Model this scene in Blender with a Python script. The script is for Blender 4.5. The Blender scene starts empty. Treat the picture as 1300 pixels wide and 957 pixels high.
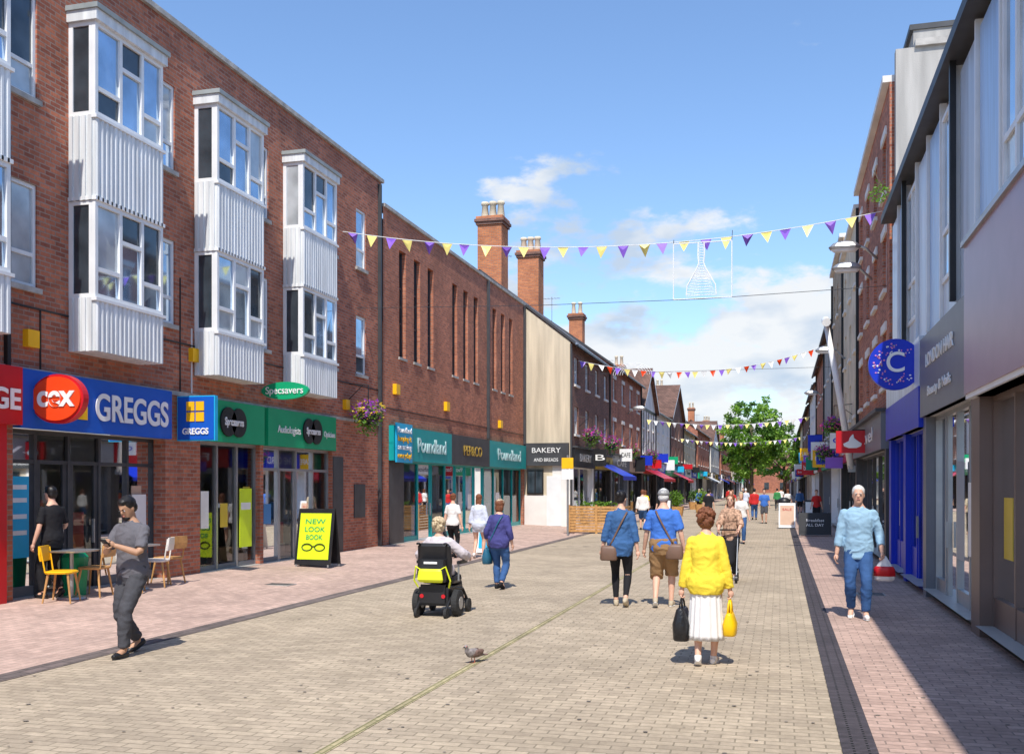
import bpy, bmesh, math, random
from mathutils import Vector, Matrix, noise
random.seed(11)
R=math.radians
scn=bpy.context.scene
# ------------------------------------------------------------------ materials
def newmat(name):
    m=bpy.data.materials.new(name); m.use_nodes=True
    return m, m.node_tree.nodes, m.node_tree.links, m.node_tree.nodes['Principled BSDF']
def mat(name,col,rough=.6,metal=0,var=.15,vs=3.0,bump=0.0,bs=40,spec=.4,streak=0):
    m,N,L,P=newmat(name)
    P.inputs['Roughness'].default_value=rough; P.inputs['Metallic'].default_value=metal
    P.inputs['Specular IOR Level'].default_value=spec
    tc=N.new('ShaderNodeTexCoord')
    nz=N.new('ShaderNodeTexNoise'); nz.inputs['Scale'].default_value=vs; nz.inputs['Detail'].default_value=6
    if streak:
        mp=N.new('ShaderNodeMapping'); mp.inputs['Scale'].default_value=(4,4,.35); L.new(tc.outputs['Object'],mp.inputs[0]); L.new(mp.outputs[0],nz.inputs['Vector'])
    else: L.new(tc.outputs['Object'],nz.inputs['Vector'])
    mr=N.new('ShaderNodeMapRange'); mr.inputs[1].default_value=.3; mr.inputs[2].default_value=.7
    mr.inputs[3].default_value=1-var; mr.inputs[4].default_value=1+var
    L.new(nz.outputs['Fac'],mr.inputs[0])
    mx=N.new('ShaderNodeVectorMath'); mx.operation='SCALE'; mx.inputs[0].default_value=col[:3]
    L.new(mr.outputs[0],mx.inputs['Scale']); L.new(mx.outputs[0],P.inputs['Base Color'])
    if bump>0:
        n2=N.new('ShaderNodeTexNoise'); n2.inputs['Scale'].default_value=bs; n2.inputs['Detail'].default_value=4
        L.new(tc.outputs['Object'],n2.inputs['Vector'])
        b=N.new('ShaderNodeBump'); b.inputs['Strength'].default_value=bump; b.inputs['Distance'].default_value=.02
        L.new(n2.outputs['Fac'],b.inputs['Height']); L.new(b.outputs[0],P.inputs['Normal'])
    return m
def brick(name,c1,c2,mo,bw=.225,bh=.075,ms=.010,floor=False,swap=False,bump=.4,var=.22,rough=.85,vs=.7,stain=None,bias=0,sa=.5):
    m,N,L,P=newmat(name)
    P.inputs['Roughness'].default_value=rough; P.inputs['Specular IOR Level'].default_value=.25
    tc=N.new('ShaderNodeTexCoord'); sp=N.new('ShaderNodeSeparateXYZ'); cb=N.new('ShaderNodeCombineXYZ')
    L.new(tc.outputs['Object'],sp.inputs[0])
    if floor:
        a,b=('Y','X') if swap else ('X','Y')
        L.new(sp.outputs[a],cb.inputs[0]); L.new(sp.outputs[b],cb.inputs[1])
    else:
        ad=N.new('ShaderNodeMath'); ad.operation='ADD'
        L.new(sp.outputs['X'],ad.inputs[0]); L.new(sp.outputs['Y'],ad.inputs[1])
        L.new(ad.outputs[0],cb.inputs[0]); L.new(sp.outputs['Z'],cb.inputs[1])
    bt=N.new('ShaderNodeTexBrick'); L.new(cb.outputs[0],bt.inputs['Vector'])
    bt.inputs['Color1'].default_value=(*c1,1); bt.inputs['Color2'].default_value=(*c2,1); bt.inputs['Mortar'].default_value=(*mo,1)
    bt.inputs['Scale'].default_value=1; bt.inputs['Brick Width'].default_value=bw; bt.inputs['Row Height'].default_value=bh
    bt.inputs['Mortar Size'].default_value=ms; bt.inputs['Mortar Smooth'].default_value=.2; bt.inputs['Bias'].default_value=bias
    nz=N.new('ShaderNodeTexNoise'); nz.inputs['Scale'].default_value=vs; nz.inputs['Detail'].default_value=8; nz.inputs['Roughness'].default_value=.65
    L.new(tc.outputs['Object'],nz.inputs['Vector'])
    mr=N.new('ShaderNodeMapRange'); mr.inputs[1].default_value=.3; mr.inputs[2].default_value=.7
    mr.inputs[3].default_value=1-var; mr.inputs[4].default_value=1+var; L.new(nz.outputs['Fac'],mr.inputs[0])
    nf=N.new('ShaderNodeTexNoise'); nf.inputs['Scale'].default_value=11; nf.inputs['Detail'].default_value=7; nf.inputs['Roughness'].default_value=.8
    L.new(tc.outputs['Object'],nf.inputs['Vector'])
    mf=N.new('ShaderNodeMapRange'); mf.inputs[1].default_value=.3; mf.inputs[2].default_value=.7; mf.inputs[3].default_value=.80; mf.inputs[4].default_value=1.20; L.new(nf.outputs['Fac'],mf.inputs[0])
    mu=N.new('ShaderNodeMath'); mu.operation='MULTIPLY'; L.new(mr.outputs[0],mu.inputs[0]); L.new(mf.outputs[0],mu.inputs[1])
    mx=N.new('ShaderNodeVectorMath'); mx.operation='SCALE'
    L.new(bt.outputs['Color'],mx.inputs[0]); L.new(mu.outputs[0],mx.inputs['Scale'])
    out=mx.outputs[0]
    if stain:
        n3=N.new('ShaderNodeTexNoise'); n3.inputs['Scale'].default_value=1.6 if floor else 1.0; n3.inputs['Detail'].default_value=10; n3.inputs['Roughness'].default_value=.75
        if floor: L.new(tc.outputs['Object'],n3.inputs['Vector'])
        else:
            mp=N.new('ShaderNodeMapping'); mp.inputs['Scale'].default_value=(1.6,1.6,.5); L.new(tc.outputs['Object'],mp.inputs[0]); L.new(mp.outputs[0],n3.inputs['Vector'])
        r3=N.new('ShaderNodeMapRange'); r3.inputs[1].default_value=.50; r3.inputs[2].default_value=.70; r3.inputs[4].default_value=sa
        L.new(n3.outputs['Fac'],r3.inputs[0])
        mm=N.new('ShaderNodeMix'); mm.data_type='RGBA'; L.new(r3.outputs[0],mm.inputs[0])
        L.new(out,mm.inputs[6]); mm.inputs[7].default_value=(*stain,1); out=mm.outputs[2]
    L.new(out,P.inputs['Base Color'])
    b=N.new('ShaderNodeBump'); b.invert=True; b.inputs['Strength'].default_value=bump; b.inputs['Distance'].default_value=.01
    L.new(bt.outputs['Fac'],b.inputs['Height']); L.new(b.outputs[0],P.inputs['Normal'])
    return m
def glass_see(name,tint=(.85,.92,.92)):
    m,N,L,P=newmat(name); N.remove(P)
    o=[n for n in N if n.type=='OUTPUT_MATERIAL'][0]
    t=N.new('ShaderNodeBsdfTransparent'); t.inputs[0].default_value=(*tint,1)
    g=N.new('ShaderNodeBsdfGlossy'); g.inputs['Roughness'].default_value=.02; g.inputs[0].default_value=(.95,.98,1,1)
    f=N.new('ShaderNodeFresnel'); f.inputs[0].default_value=2.0
    mx=N.new('ShaderNodeMixShader'); L.new(f.outputs[0],mx.inputs[0]); L.new(t.outputs[0],mx.inputs[1]); L.new(g.outputs[0],mx.inputs[2])
    L.new(mx.outputs[0],o.inputs[0]); return m
MB=brick('red_brick',(.56,.19,.105),(.30,.095,.06),(.34,.24,.19),stain=(.18,.08,.055))
MB2=brick('red_brick_b',(.58,.195,.10),(.36,.115,.065),(.33,.24,.19),stain=(.23,.10,.065))
MB3=brick('dark_brick',(.28,.12,.08),(.16,.075,.055),(.2,.16,.14))
MBo=brick('orange_brick',(.62,.22,.085),(.46,.15,.065),(.3,.2,.15))
MByel=brick('buff_brick',(.52,.38,.24),(.40,.28,.17),(.35,.3,.25))
MROAD=brick('road_setts',(.51,.415,.30),(.39,.315,.23),(.265,.22,.155),bw=.21,bh=.105,ms=.007,floor=True,var=.18,stain=(.29,.235,.165),vs=.45,sa=.65)
MPAV=brick('pink_pavers',(.58,.41,.335),(.46,.325,.265),(.34,.255,.21),bw=.21,bh=.105,ms=.005,floor=True,swap=True,var=.18,stain=(.32,.235,.2),vs=.6,bump=.25,sa=.6)
MPAVR=brick('pink_pavers_b',(.56,.39,.315),(.42,.29,.235),(.27,.2,.165),bw=.21,bh=.105,ms=.007,floor=True,var=.18,stain=(.28,.205,.17),vs=.6,bump=.3,sa=.6)
MKERB=brick('kerb_sett',(.21,.165,.15),(.14,.115,.105),(.08,.07,.065),bw=.3,bh=.14,floor=True,swap=True,var=.25)
MDRAIN=brick('drain_grate',(.15,.125,.145),(.10,.088,.10),(.02,.02,.02),bw=.2,bh=.035,ms=.010,floor=True,bump=.6)
MGND=mat('ground',(.22,.19,.15),.9,var=.3,vs=.3)
MROOF=brick('roof_tiles',(.20,.11,.08),(.13,.075,.055),(.04,.03,.03),bw=.25,bh=.16,var=.3)
MSLATE=brick('slate',(.15,.15,.16),(.10,.10,.11),(.04,.04,.04),bw=.3,bh=.2,var=.25)
MCREAM=mat('cream_render',(.68,.58,.43),.9,var=.16,vs=1.3,bump=.3,bs=20)
MCREAMS=mat('cream_render_stained',(.60,.515,.38),.9,var=.24,vs=.9,bump=.3,bs=20,streak=1)
MWR=mat('white_render',(.76,.74,.70),.85,var=.1,vs=1.2,bump=.1)
MGREYR=mat('grey_render',(.40,.385,.36),.9,var=.22,vs=1.0,bump=.3,streak=1)
MWF=mat('white_frame',(.80,.81,.81),.4,var=.06)
MCLAD=mat('white_cladding',(.70,.72,.725),.45,var=.17,vs=2.0,streak=1)
MCONC=mat('coping_concrete',(.42,.40,.37),.9,var=.25,vs=4,bump=.3)
MLEAD=mat('lead_roof',(.30,.33,.33),.6,var=.2)
MBLK=mat('black_paint',(.018,.018,.02),.4,var=.2)
MDK=mat('dark_grey',(.055,.057,.062),.5,var=.2)
MMETAL=mat('grey_metal',(.40,.41,.42),.35,.6,var=.1)
MGA=mat('window_glass',(.42,.54,.68),.04,.8,var=.25,vs=1.5)
MGB=mat('window_glass_dark',(.06,.08,.10),.04,.35,var=.4,vs=2,spec=.9)
MGC=mat('window_glass_blind',(.50,.55,.58),.12,.25,var=.3,vs=1.7,spec=.8)
MGS=glass_see('shop_glass')
MSLIT=mat('slit_glass',(.04,.035,.038),.08,.2,var=.3,spec=.8)
def flat(name,c,r=.4,var=.06,**k): return mat(name,c,r,var=var,**k)
MRED=flat('red_paint',(.55,.012,.02)); MBLUE=flat('sign_blue',(.008,.10,.52)); MTEAL=flat('sign_teal',(.003,.34,.34))
MGRN=flat('sign_green',(.005,.35,.15)); MYEL=flat('yellow',(.92,.5,.01)); MLIME=flat('lime',(.66,.85,.02)); MWHT=flat('sign_white',(.85,.85,.83))
MNAVY=flat('blue_paint',(.008,.035,.52)); MMAUVE=flat('mauve_fascia',(.32,.20,.27),.3); MGRF=flat('grey_fascia',(.17,.18,.20)); MCYAN=flat('cyan',(.02,.45,.75))
MORG=flat('orange_red',(.85,.065,.01)); MPALE=flat('pale_panel',(.58,.66,.76),.3,var=.2,vs=1.0,streak=1); MPALB=flat('pale_blue_panel',(.38,.55,.80),.3,var=.12,streak=1)
MINT=flat('interior',(.42,.40,.37),.8); MINTF=flat('interior_floor',(.45,.42,.38),.4); MWOOD=mat('wood',(.52,.28,.10),.6,var=.25,vs=9)
MPURP=flat('purple',(.26,.12,.60)); MCRY=flat('cream_yellow',(.92,.78,.24)); MTAR=flat('tar',(.04,.04,.04))
PROD=[flat('prod_%d'%i,c) for i,c in enumerate([(.6,.6,.58),(.55,.06,.05),(.05,.25,.55),(.7,.5,.05),(.08,.42,.18),(.62,.42,.3),(.3,.36,.42),(.75,.72,.68)])]
# ------------------------------------------------------------------ builder
def box_vf(x0,x1,y0,y1,z0,z1):
    v=[(x,y,z) for x in(x0,x1) for y in(y0,y1) for z in(z0,z1)]
    return v,[(0,1,3,2),(4,6,7,5),(0,4,5,1),(2,3,7,6),(0,2,6,4),(1,5,7,3)]
def tube(pts,rad,seg=10,sy=1.0):
    pts=[Vector(p) for p in pts]; v=[];f=[]; n=len(pts); ref=None
    if not hasattr(rad,'__len__'): rad=[rad]*n
    for i,p in enumerate(pts):
        t=(pts[min(i+1,n-1)]-pts[max(i-1,0)]).normalized()
        if ref is None:
            ref=Vector((1,0,0)) if abs(t.x)<.8 else Vector((0,1,0))
        a=(ref-t*ref.dot(t)).normalized(); ref=a; b=t.cross(a)
        for k in range(seg):
            th=2*math.pi*k/seg; v.append(p+a*math.cos(th)*rad[i]+b*math.sin(th)*rad[i]*sy)
    for i in range(n-1):
        for k in range(seg):
            k2=(k+1)%seg; f.append((i*seg+k,i*seg+k2,(i+1)*seg+k2,(i+1)*seg+k))
    v.append(pts[0]); v.append(pts[-1]); c0=len(v)-2;c1=len(v)-1
    for k in range(seg):
        k2=(k+1)%seg; f.append((c0,k2,k)); f.append((c1,(n-1)*seg+k,(n-1)*seg+k2))
    return v,f
def erings(rings,seg=18,p=2.0,pleat=0,np_=14):
    v=[];f=[];n=len(rings)
    for (cx,cy,cz,rx,ry) in rings:
        for k in range(seg):
            th=2*math.pi*k/seg; c=math.cos(th);s=math.sin(th)
            cc=math.copysign(abs(c)**(2/p),c); ss=math.copysign(abs(s)**(2/p),s)
            m=1+pleat*math.cos(np_*th+.6*math.sin(3*th))*(1 if pleat else 0)
            v.append(Vector((cx+rx*cc*m,cy+ry*ss*m,cz)))
    for i in range(n-1):
        for k in range(seg):
            k2=(k+1)%seg; f.append((i*seg+k,i*seg+k2,(i+1)*seg+k2,(i+1)*seg+k))
    for i in (0,n-1):
        v.append(Vector(rings[i][:3])); c=len(v)-1
        for k in range(seg):
            k2=(k+1)%seg; f.append((c,i*seg+k2,i*seg+k) if i==0 else (c,i*seg+k,i*seg+k2))
    return v,f
def ellip(c,r,M=None,seg=12,nr=8):
    v=[];f=[];c=Vector(c)
    rr=[(0,0,-r[2]*math.cos(math.pi*(i+.5)/nr),math.sin(math.pi*(i+.5)/nr)*r[0],math.sin(math.pi*(i+.5)/nr)*r[1]) for i in range(nr)]
    v,f=erings(rr,seg)
    v[-2]=Vector((0,0,-r[2])); v[-1]=Vector((0,0,r[2]))
    v=[(M@p if M else p)+c for p in v]
    return v,f
class G:
    def __init__(s,name,loc=(0,0,0),rot=0):
        s.e=bpy.data.objects.new(name,None); scn.collection.objects.link(s.e); s.e.location=loc; s.e.rotation_euler=(0,0,rot)
        s.e.empty_display_size=.2; s.p={}
    def add(s,part,m,vf,smooth=False):
        d=s.p.setdefault((part,m.name),[[],[],m,smooth]); o=len(d[0])
        d[0].extend([tuple(a) for a in vf[0]]); d[1].extend([tuple(i+o for i in q) for q in vf[1]])
    def box(s,part,m,*a): s.add(part,m,box_vf(*a))
    def quad(s,part,m,a,b,c,d): s.add(part,m,([a,b,c,d],[(0,1,2,3)]))
    def done(s):
        for (pn,_),(v,f,m,sm) in s.p.items():
            me=bpy.data.meshes.new(pn); me.from_pydata(v,[],f); me.materials.append(m)
            bm=bmesh.new(); bm.from_mesh(me); bmesh.ops.recalc_face_normals(bm,faces=bm.faces); bm.to_mesh(me); bm.free()
            if sm: me.polygons.foreach_set('use_smooth',[True]*len(me.polygons))
            o=bpy.data.objects.new(pn,me); scn.collection.objects.link(o); o.parent=s.e
        return s.e
def single(name,m,vf,loc=(0,0,0),rot=0,smooth=False):
    me=bpy.data.meshes.new(name); me.from_pydata([tuple(a) for a in vf[0]],[],vf[1]); me.materials.append(m)
    bm=bmesh.new(); bm.from_mesh(me); bmesh.ops.recalc_face_normals(bm,faces=bm.faces); bm.to_mesh(me); bm.free()
    if smooth: me.polygons.foreach_set('use_smooth',[True]*len(me.polygons))
    o=bpy.data.objects.new(name,me); scn.collection.objects.link(o); o.location=loc; o.rotation_euler=(0,0,rot); return o
def text(par,name,body,loc,face,m,h,width=None,ex=.008,bold=.0,shear=0):
    c=bpy.data.curves.new(name,'FONT'); c.body=body; c.align_x='CENTER'; c.align_y='CENTER'; c.size=h; c.extrude=ex; c.offset=bold; c.shear=shear
    o=bpy.data.objects.new(name,c); scn.collection.objects.link(o); c.materials.append(m)
    o.location=loc; o.rotation_euler={'+X':(R(90),0,R(90)),'-X':(R(90),0,R(-90)),'-Y':(R(90),0,0)}[face]
    if width:
        bpy.context.view_layer.update(); w=o.dimensions.x
        if w>0: o.scale=(width/w,1,1)
    o.parent=par; return o
class Fr:
    def __init__(s,g,X,sg,axis='Y'): s.g=g;s.X=X;s.sg=sg;s.ax=axis
    def w(s,a,n,z):
        return (s.X+s.sg*n,a,z) if s.ax=='Y' else (a,s.X+s.sg*n,z)
    def box(s,part,m,s0,s1,n0,n1,z0,z1):
        a=s.w(s0,n0,z0);b=s.w(s1,n1,z1)
        s.g.box(part,m,min(a[0],b[0]),max(a[0],b[0]),min(a[1],b[1]),max(a[1],b[1]),z0,z1)
    def quad(s,part,m,*ps): s.g.quad(part,m,*[s.w(*p) for p in ps])
    def wall(s,part,m,s0,s1,z0,z1,n=0,ops=(),rev=.12,revm=None):
        S=sorted(set([s0,s1]+[q for o in ops for q in o[:2]])); Z=sorted(set([z0,z1]+[q for o in ops for q in o[2:4]]))
        for i in range(len(S)-1):
            for j in range(len(Z)-1):
                cs=(S[i]+S[i+1])/2;cz=(Z[j]+Z[j+1])/2
                if any(o[0]<cs<o[1] and o[2]<cz<o[3] for o in ops): continue
                s.quad(part,m,(S[i],n,Z[j]),(S[i+1],n,Z[j]),(S[i+1],n,Z[j+1]),(S[i],n,Z[j+1]))
        for a,b,c,d in [o[:4] for o in ops]:
            r=revm or m
            s.quad(part,r,(a,n,c),(a,n-rev,c),(a,n-rev,d),(a,n,d)); s.quad(part,r,(b,n,c),(b,n-rev,c),(b,n-rev,d),(b,n,d))
            s.quad(part,r,(a,n,c),(b,n,c),(b,n-rev,c),(a,n-rev,c)); s.quad(part,r,(a,n,d),(b,n,d),(b,n-rev,d),(a,n-rev,d))
    def window(s,s0,s1,z0,z1,n,ms=(),ts=(),fw=.055,fd=.05,fm=None,gl=None,part='windows'):
        fm=fm or MWF; gl=gl or [MGA,MGA,MGB,MGC]
        s.box(part,fm,s0,s1,n-fd,n,z0,z0+fw); s.box(part,fm,s0,s1,n-fd,n,z1-fw,z1)
        s.box(part,fm,s0,s0+fw,n-fd,n,z0+fw,z1-fw); s.box(part,fm,s1-fw,s1,n-fd,n,z0+fw,z1-fw)
        xs=[s0+fw]+[s0+(s1-s0)*q for q in ms]+[s1-fw]
        for q in xs[1:-1]: s.box(part,fm,q-fw*.5,q+fw*.5,n-fd,n-.002,z0+fw,z1-fw)
        for i in range(len(xs)-1):
            tt=ts[i%len(ts)] if ts and isinstance(ts[0],(tuple,list)) else ts
            zs=[z0+fw]+[z0+(z1-z0)*q for q in tt]+[z1-fw]
            for q in zs[1:-1]: s.box(part,fm,xs[i],xs[i+1],n-fd,n-.004,q-fw*.5,q+fw*.5)
            for j in range(len(zs)-1):
                gm=random.choice(gl); dn=n-fd*.6-random.uniform(0,.004)
                s.quad('window_glass',gm,(xs[i],dn,zs[j]),(xs[i+1],dn+random.uniform(-.004,.004),zs[j]),(xs[i+1],dn+random.uniform(-.004,.004),zs[j+1]),(xs[i],dn,zs[j+1]))
    def interior(s,s0,s1,z1,n=-.3,dep=2.6,z0=.15,stuff=20,bm=None):
        bm=bm or MINT
        s.quad('interior',bm,(s0,n-dep,z0),(s1,n-dep,z0),(s1,n-dep,z1),(s0,n-dep,z1))
        s.quad('interior',bm,(s0,n,z0),(s0,n-dep,z0),(s0,n-dep,z1),(s0,n,z1)); s.quad('interior',bm,(s1,n,z0),(s1,n-dep,z0),(s1,n-dep,z1),(s1,n,z1))
        s.quad('interior_floor',MINTF,(s0,n+.3,z0),(s1,n+.3,z0),(s1,n-dep,z0),(s0,n-dep,z0)); s.quad('interior',bm,(s0,n+.3,z1),(s1,n+.3,z1),(s1,n-dep,z1),(s0,n-dep,z1))
        for i in range(stuff):
            a=random.uniform(s0,s1-.5); d=random.uniform(.1,dep-.6); h=random.uniform(.3,1.5); w=random.uniform(.2,.7)
            s.box('goods',random.choice(PROD),a,min(a+w,s1-.02),n-d-.3,n-d,z0,z0+h)
    def shop(s,s0,s1,z1,n,fm,npan=4,riser=.3,rm=None,tr=None,fw=.06,stuff=20,door=None,z0=.0,inter=True,gm=None):
        rm=rm or fm
        xs=[s0+(s1-s0)*i/npan for i in range(npan+1)]
        for q in xs: s.box('shopfront_frame',fm,q-fw/2,q+fw/2,n-.08,n,z0,z1)
        for i in range(npan):
            a,b=xs[i]+fw/2,xs[i+1]-fw/2
            rz=riser if (door is None or i not in door) else .14
            s.box('stall_riser',rm,a,b,n-.08,n-.01,z0,z0+rz)
            s.box('shopfront_frame',fm,a,b,n-.08,n,z1-fw,z1)
            if tr: s.box('shopfront_frame',fm,a,b,n-.08,n-.005,tr,tr+fw)
            if door and i in door:
                s.box('door',fm,a,a+.09,n-.07,n-.02,z0+rz,(tr or z1-fw)); s.box('door',fm,b-.09,b,n-.07,n-.02,z0+rz,(tr or z1-fw))
                s.box('door',MMETAL,b-.16,b-.13,n-.01,n+.03,.9,1.3)
            elif random.random()<.3 and stuff>8:
                q=random.uniform(.15,.4); s.box('poster',random.choice(PROD+[MWHT,MWHT]),a+(b-a)*q,a+(b-a)*(q+.4),n-.048,n-.044,z0+1.0,z0+1.0+random.uniform(.4,.9))
            s.quad('shop_glass',gm or MGS,(a,n-.05,z0+rz),(b,n-.05,z0+rz),(b,n-.05,z1-fw),(a,n-.05,z1-fw))
        if inter: s.interior(s0,s1,z1,n-.1,stuff=stuff)
# ------------------------------------------------------------------ ground
def slab(name,m,x0,x1,y0,y1,z,za=None):
    za=z if za is None else za
    return single(name,m,([(x0,y0,za),(x1,y0,z),(x1,y1,z),(x0,y1,za)],[(0,1,2,3)]))
slab('ground',MGND,-900,900,-300,1500,0)
slab('road',MROAD,-7.1,.42,-6,400,.004)
slab('pavement',MPAV,-11.05,-7.38,-6,400,.006,.15)
slab('kerb',MKERB,-7.38,-7.1,-6,400,.009)
slab('pavement',MPAVR,.66,2.45,-6,400,.008)
slab('drainage_channel',MDRAIN,.42,.66,-6,400,.012)
MSEAM=brick('seam_setts',(.50,.42,.24),(.36,.31,.18),(.22,.2,.1),bw=.2,bh=.05,floor=True,swap=True,var=.4)
slab('paving_seam',MSEAM,-3.11,-3.03,-6,400,.008)
def zl(x): return .006+.144*max(0,min(1,(-7.38-x)/3.67))
MCOV=mat('manhole_iron',(.13,.12,.11),.6,.3,var=.3,vs=20,bump=.5,bs=60)
for (x,y,w,d) in [(-9.2,9.6,.5,.35),(1.5,18,.4,.4),(-8.8,16.4,.45,.3)]:
    g=G('manhole_cover',(x,y,zl(x)+.006)); g.box('frame',MCONC,-w/2-.03,w/2+.03,-d/2-.03,d/2+.03,-.02,.0); g.box('lid',MCOV,-w/2,w/2,-d/2,d/2,-.02,.004); g.done()
rnd=random.Random(5); v=[];f=[]
for i in range(500):
    x=rnd.uniform(-7,2.2); y=rnd.uniform(5,34)
    if .3<x<.75 or abs(x+3.07)<.1: continue
    r=rnd.uniform(.008,.026); o=len(v)
    for k in range(7): a=k*.8976; v.append((x+r*math.cos(a),y+r*.9*math.sin(a),.0125))
    f.append(tuple(range(o,o+7)))
single('gum_marks',flat('gum',(.21,.18,.145),.8,var=.4),(v,f))
# ------------------------------------------------------------------ left 3 storey
g=G('brick_shop_building'); f=Fr(g,-11.0,1)
bays=[6.4,9.95,13.55,17.1,20.68]; ops=[]
for b in bays[1:4]+[20.6]:
    for z0,z1 in ((4.87,6.45),(7.75,9.35)): ops.append((b+2.15,b+2.9,z0,z1))
for z0,z1 in ((4.87,6.45),(7.75,9.35)): ops.append((24.75,25.4,z0,z1))
f.wall('walls',MB,2,26.5,3.62,10.5,0,ops,rev=.1)
g.quad('walls',MB,(-11,26.5,0),(-20,26.5,0),(-20,26.5,10.5),(-11,26.5,10.5))
for i,(a,b,c,d) in enumerate(ops):
    f.window(a,b,c,d,-.03,ts=(.32,),fw=.06); f.box('sills',MCONC,a-.05,b+.05,.0,.06,c-.08,c)
f.box('coping',MCONC,2,26.56,-.3,.07,10.5,10.6); f.box('roof',MTAR,2,26.5,-9,-.3,10.2,10.4)
f.box('string_course',MCONC,2,26.5,0,.03,3.56,3.64)
def ribs(fr,m,a,b,n,z0,z1,step=.11):
    k=int((b-a)/step); st=(b-a)/k
    for i in range(k):
        s0=a+i*st; pts=[(s0,n),(s0+st*.2,n+.028),(s0+st*.55,n+.028),(s0+st*.75,n)]
        for (p,q) in zip(pts[:-1],pts[1:]): fr.quad('cladding',m,(p[0],p[1],z0),(q[0],q[1],z0),(q[0],q[1],z1),(p[0],p[1],z1))
        fr.quad('cladding',m,(s0+st*.75,n,z0),(s0+st,n,z0),(s0+st,n,z1),(s0+st*.75,n,z1))
for b in bays:
    e=b+1.8; n=.5
    f.box('bay_core',MDK,b+.04,e-.04,.0,n-.09,4.03,9.4)
    for (z0,z1) in ((4.0,4.85),(6.4,7.75)):
        f.box('bay_panels',MCLAD,b,e,.001,n,z0,z1); ribs(f,MCLAD,b,e,n+.002,z0,z1)
        for sd,sx in ((b,-1),(e,1)):
            for i in range(4):
                a=.03+i*.12; f.box('cladding',MCLAD,min(sd,sd+sx*.028),max(sd,sd+sx*.028),a,a+.06,z0,z1)
    for (z0,z1) in ((4.85,6.4),(7.75,9.25)):
        f.window(b,e,z0,z1,n,ms=(.36,.68),ts=[(.3,),(.66,),(.3,)],fw=.07,fd=.07,gl=[MGA,MGA,MGA,MGC,MGB])
        for sd in (b,e):
            s0,s1=(sd,sd+.05) if sd==b else (sd-.05,sd)
            f.box('windows',MWF,s0,s1,0.001,.08,z0,z1); f.box('windows',MWF,s0,s1,.43-.05,n-.071,z0,z1); f.box('windows',MWF,s0,s1,.08,.38,z0,z0+.07); f.box('windows',MWF,s0,s1,.08,.38,z1-.07,z1)
            q=sd+.02 if sd==b else sd-.02
            f.quad('window_glass',random.choice([MGB,MGC]),(q,.08,z0),(q,.38,z0),(q,.38,z1),(q,.08,z1))
        f.box('bay_sill',MWF,b-.03,e+.03,n-.05,n+.045,z0-.05,z0)
    f.box('bay_roof',MCLAD,b-.05,e+.05,.001,n+.06,9.25,9.42); f.box('bay_roof',MLEAD,b-.08,e+.08,.001,n+.1,9.42,9.5)
    f.box('bay_panels',MWF,b-.02,e+.02,.001,n+.03,6.4,6.46)
for a,b in ((2,7),(11.9,12.35),(16.15,17.3),(19.62,19.78),(23.25,26.5)):
    f.box('piers',MB,a,b,-.4,.0,0,3.56)
f.box('fascia',MRED,7,12.3,.0,.22,2.75,3.6); f.box('shopfront_frame',MRED,11.45,12.1,-.05,.12,0,2.75); f.shop(7,11.45,2.75,-.02,MRED,4,.5)
text(g.e,'fascia_lettering','XCHANGE',(-10.76,11.15,3.1),'+X',MWHT,.42,2.2,bold=.01)
f.box('fascia',MBLUE,12.35,16.15,.0,.14,2.72,3.6)
text(g.e,'fascia_lettering','GREGGS',(-10.84,15.0,3.13),'+X',MWHT,.62,2.0,bold=.012)
for i in range(2):
    for j in range(2): f.box('fascia_logo',MYEL,13.35+i*.24,13.57+i*.24,.14,.155,2.92+j*.24,3.14+j*.24)
f.shop(12.35,16.15,2.72,-.25,MDK,5,.3,door=(1,2),tr=2.2,stuff=34,rm=MGRF)
f.box('poster',MCYAN,12.5,12.95,-.24,-.235,.75,2.0); f.box('poster',MWHT,15.5,15.9,-.24,-.235,.9,1.7)
for zz in (1.1,1.35,1.6,1.8): f.box('poster_print',MWHT,12.56,12.9,-.234,-.23,zz,zz+.07)
f.box('fascia',MGRN,17.3,19.62,.0,.12,2.74,3.58); f.box('fascia',MGRN,19.78,23.25,.0,.12,2.74,3.58)
f.shop(17.3,19.62,2.74,-.1,MMETAL,3,.25,rm=MGRF); f.shop(19.78,23.25,2.74,-.1,MMETAL,4,.25,door=(1,),rm=MGRF,tr=2.2)
f.box('poster',MLIME,18.9,19.4,-.08,-.07,.55,1.8); f.box('poster',MWHT,18.95,19.35,-.07,-.066,1.35,1.5)
for (a,w) in ((18.3,.5),(21.9,.55)):
    for k in (-.2,.2):
        v,ff=tube([(-10.875,a+k,3.16),(-10.84,a+k,3.16)],.3,24); g.add('fascia_logo',MBLK,(v,ff))
    text(g.e,'fascia_lettering','Specsavers',(-10.835,a,3.16),'+X',MWHT,.22,.72,bold=.006)
text(g.e,'fascia_lettering','Audiologists',(-10.87,20.75,3.13),'+X',MWHT,.24,1.1)
text(g.e,'fascia_lettering','Opticians',(-10.87,22.85,3.13),'+X',MWHT,.2,.62)
f.box('door',MDK,23.3,23.9,.0,.02,.15,2.6); f.box('noticeboard',MDK,24.6,25.3,.0,.03,1.0,1.9)
f.box('downpipe',MDK,26.25,26.34,.0,.09,0,10.4); f.box('downpipe',MBLK,12.17,12.24,.0,.07,3.6,7)
f.box('cable',MBLK,2,26.4,.0,.02,4.55,4.575); f.box('cable',MBLK,12.9,12.92,.0,.02,3.6,4.55); f.box('cable',MBLK,16.6,16.62,.0,.02,3.6,5.8); f.box('cable',MWF,16.98,17.0,.0,.02,3.6,4.9)
f.box('overflow_pipe',MWF,23.0,23.05,.0,.12,5.9,5.95)
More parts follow.
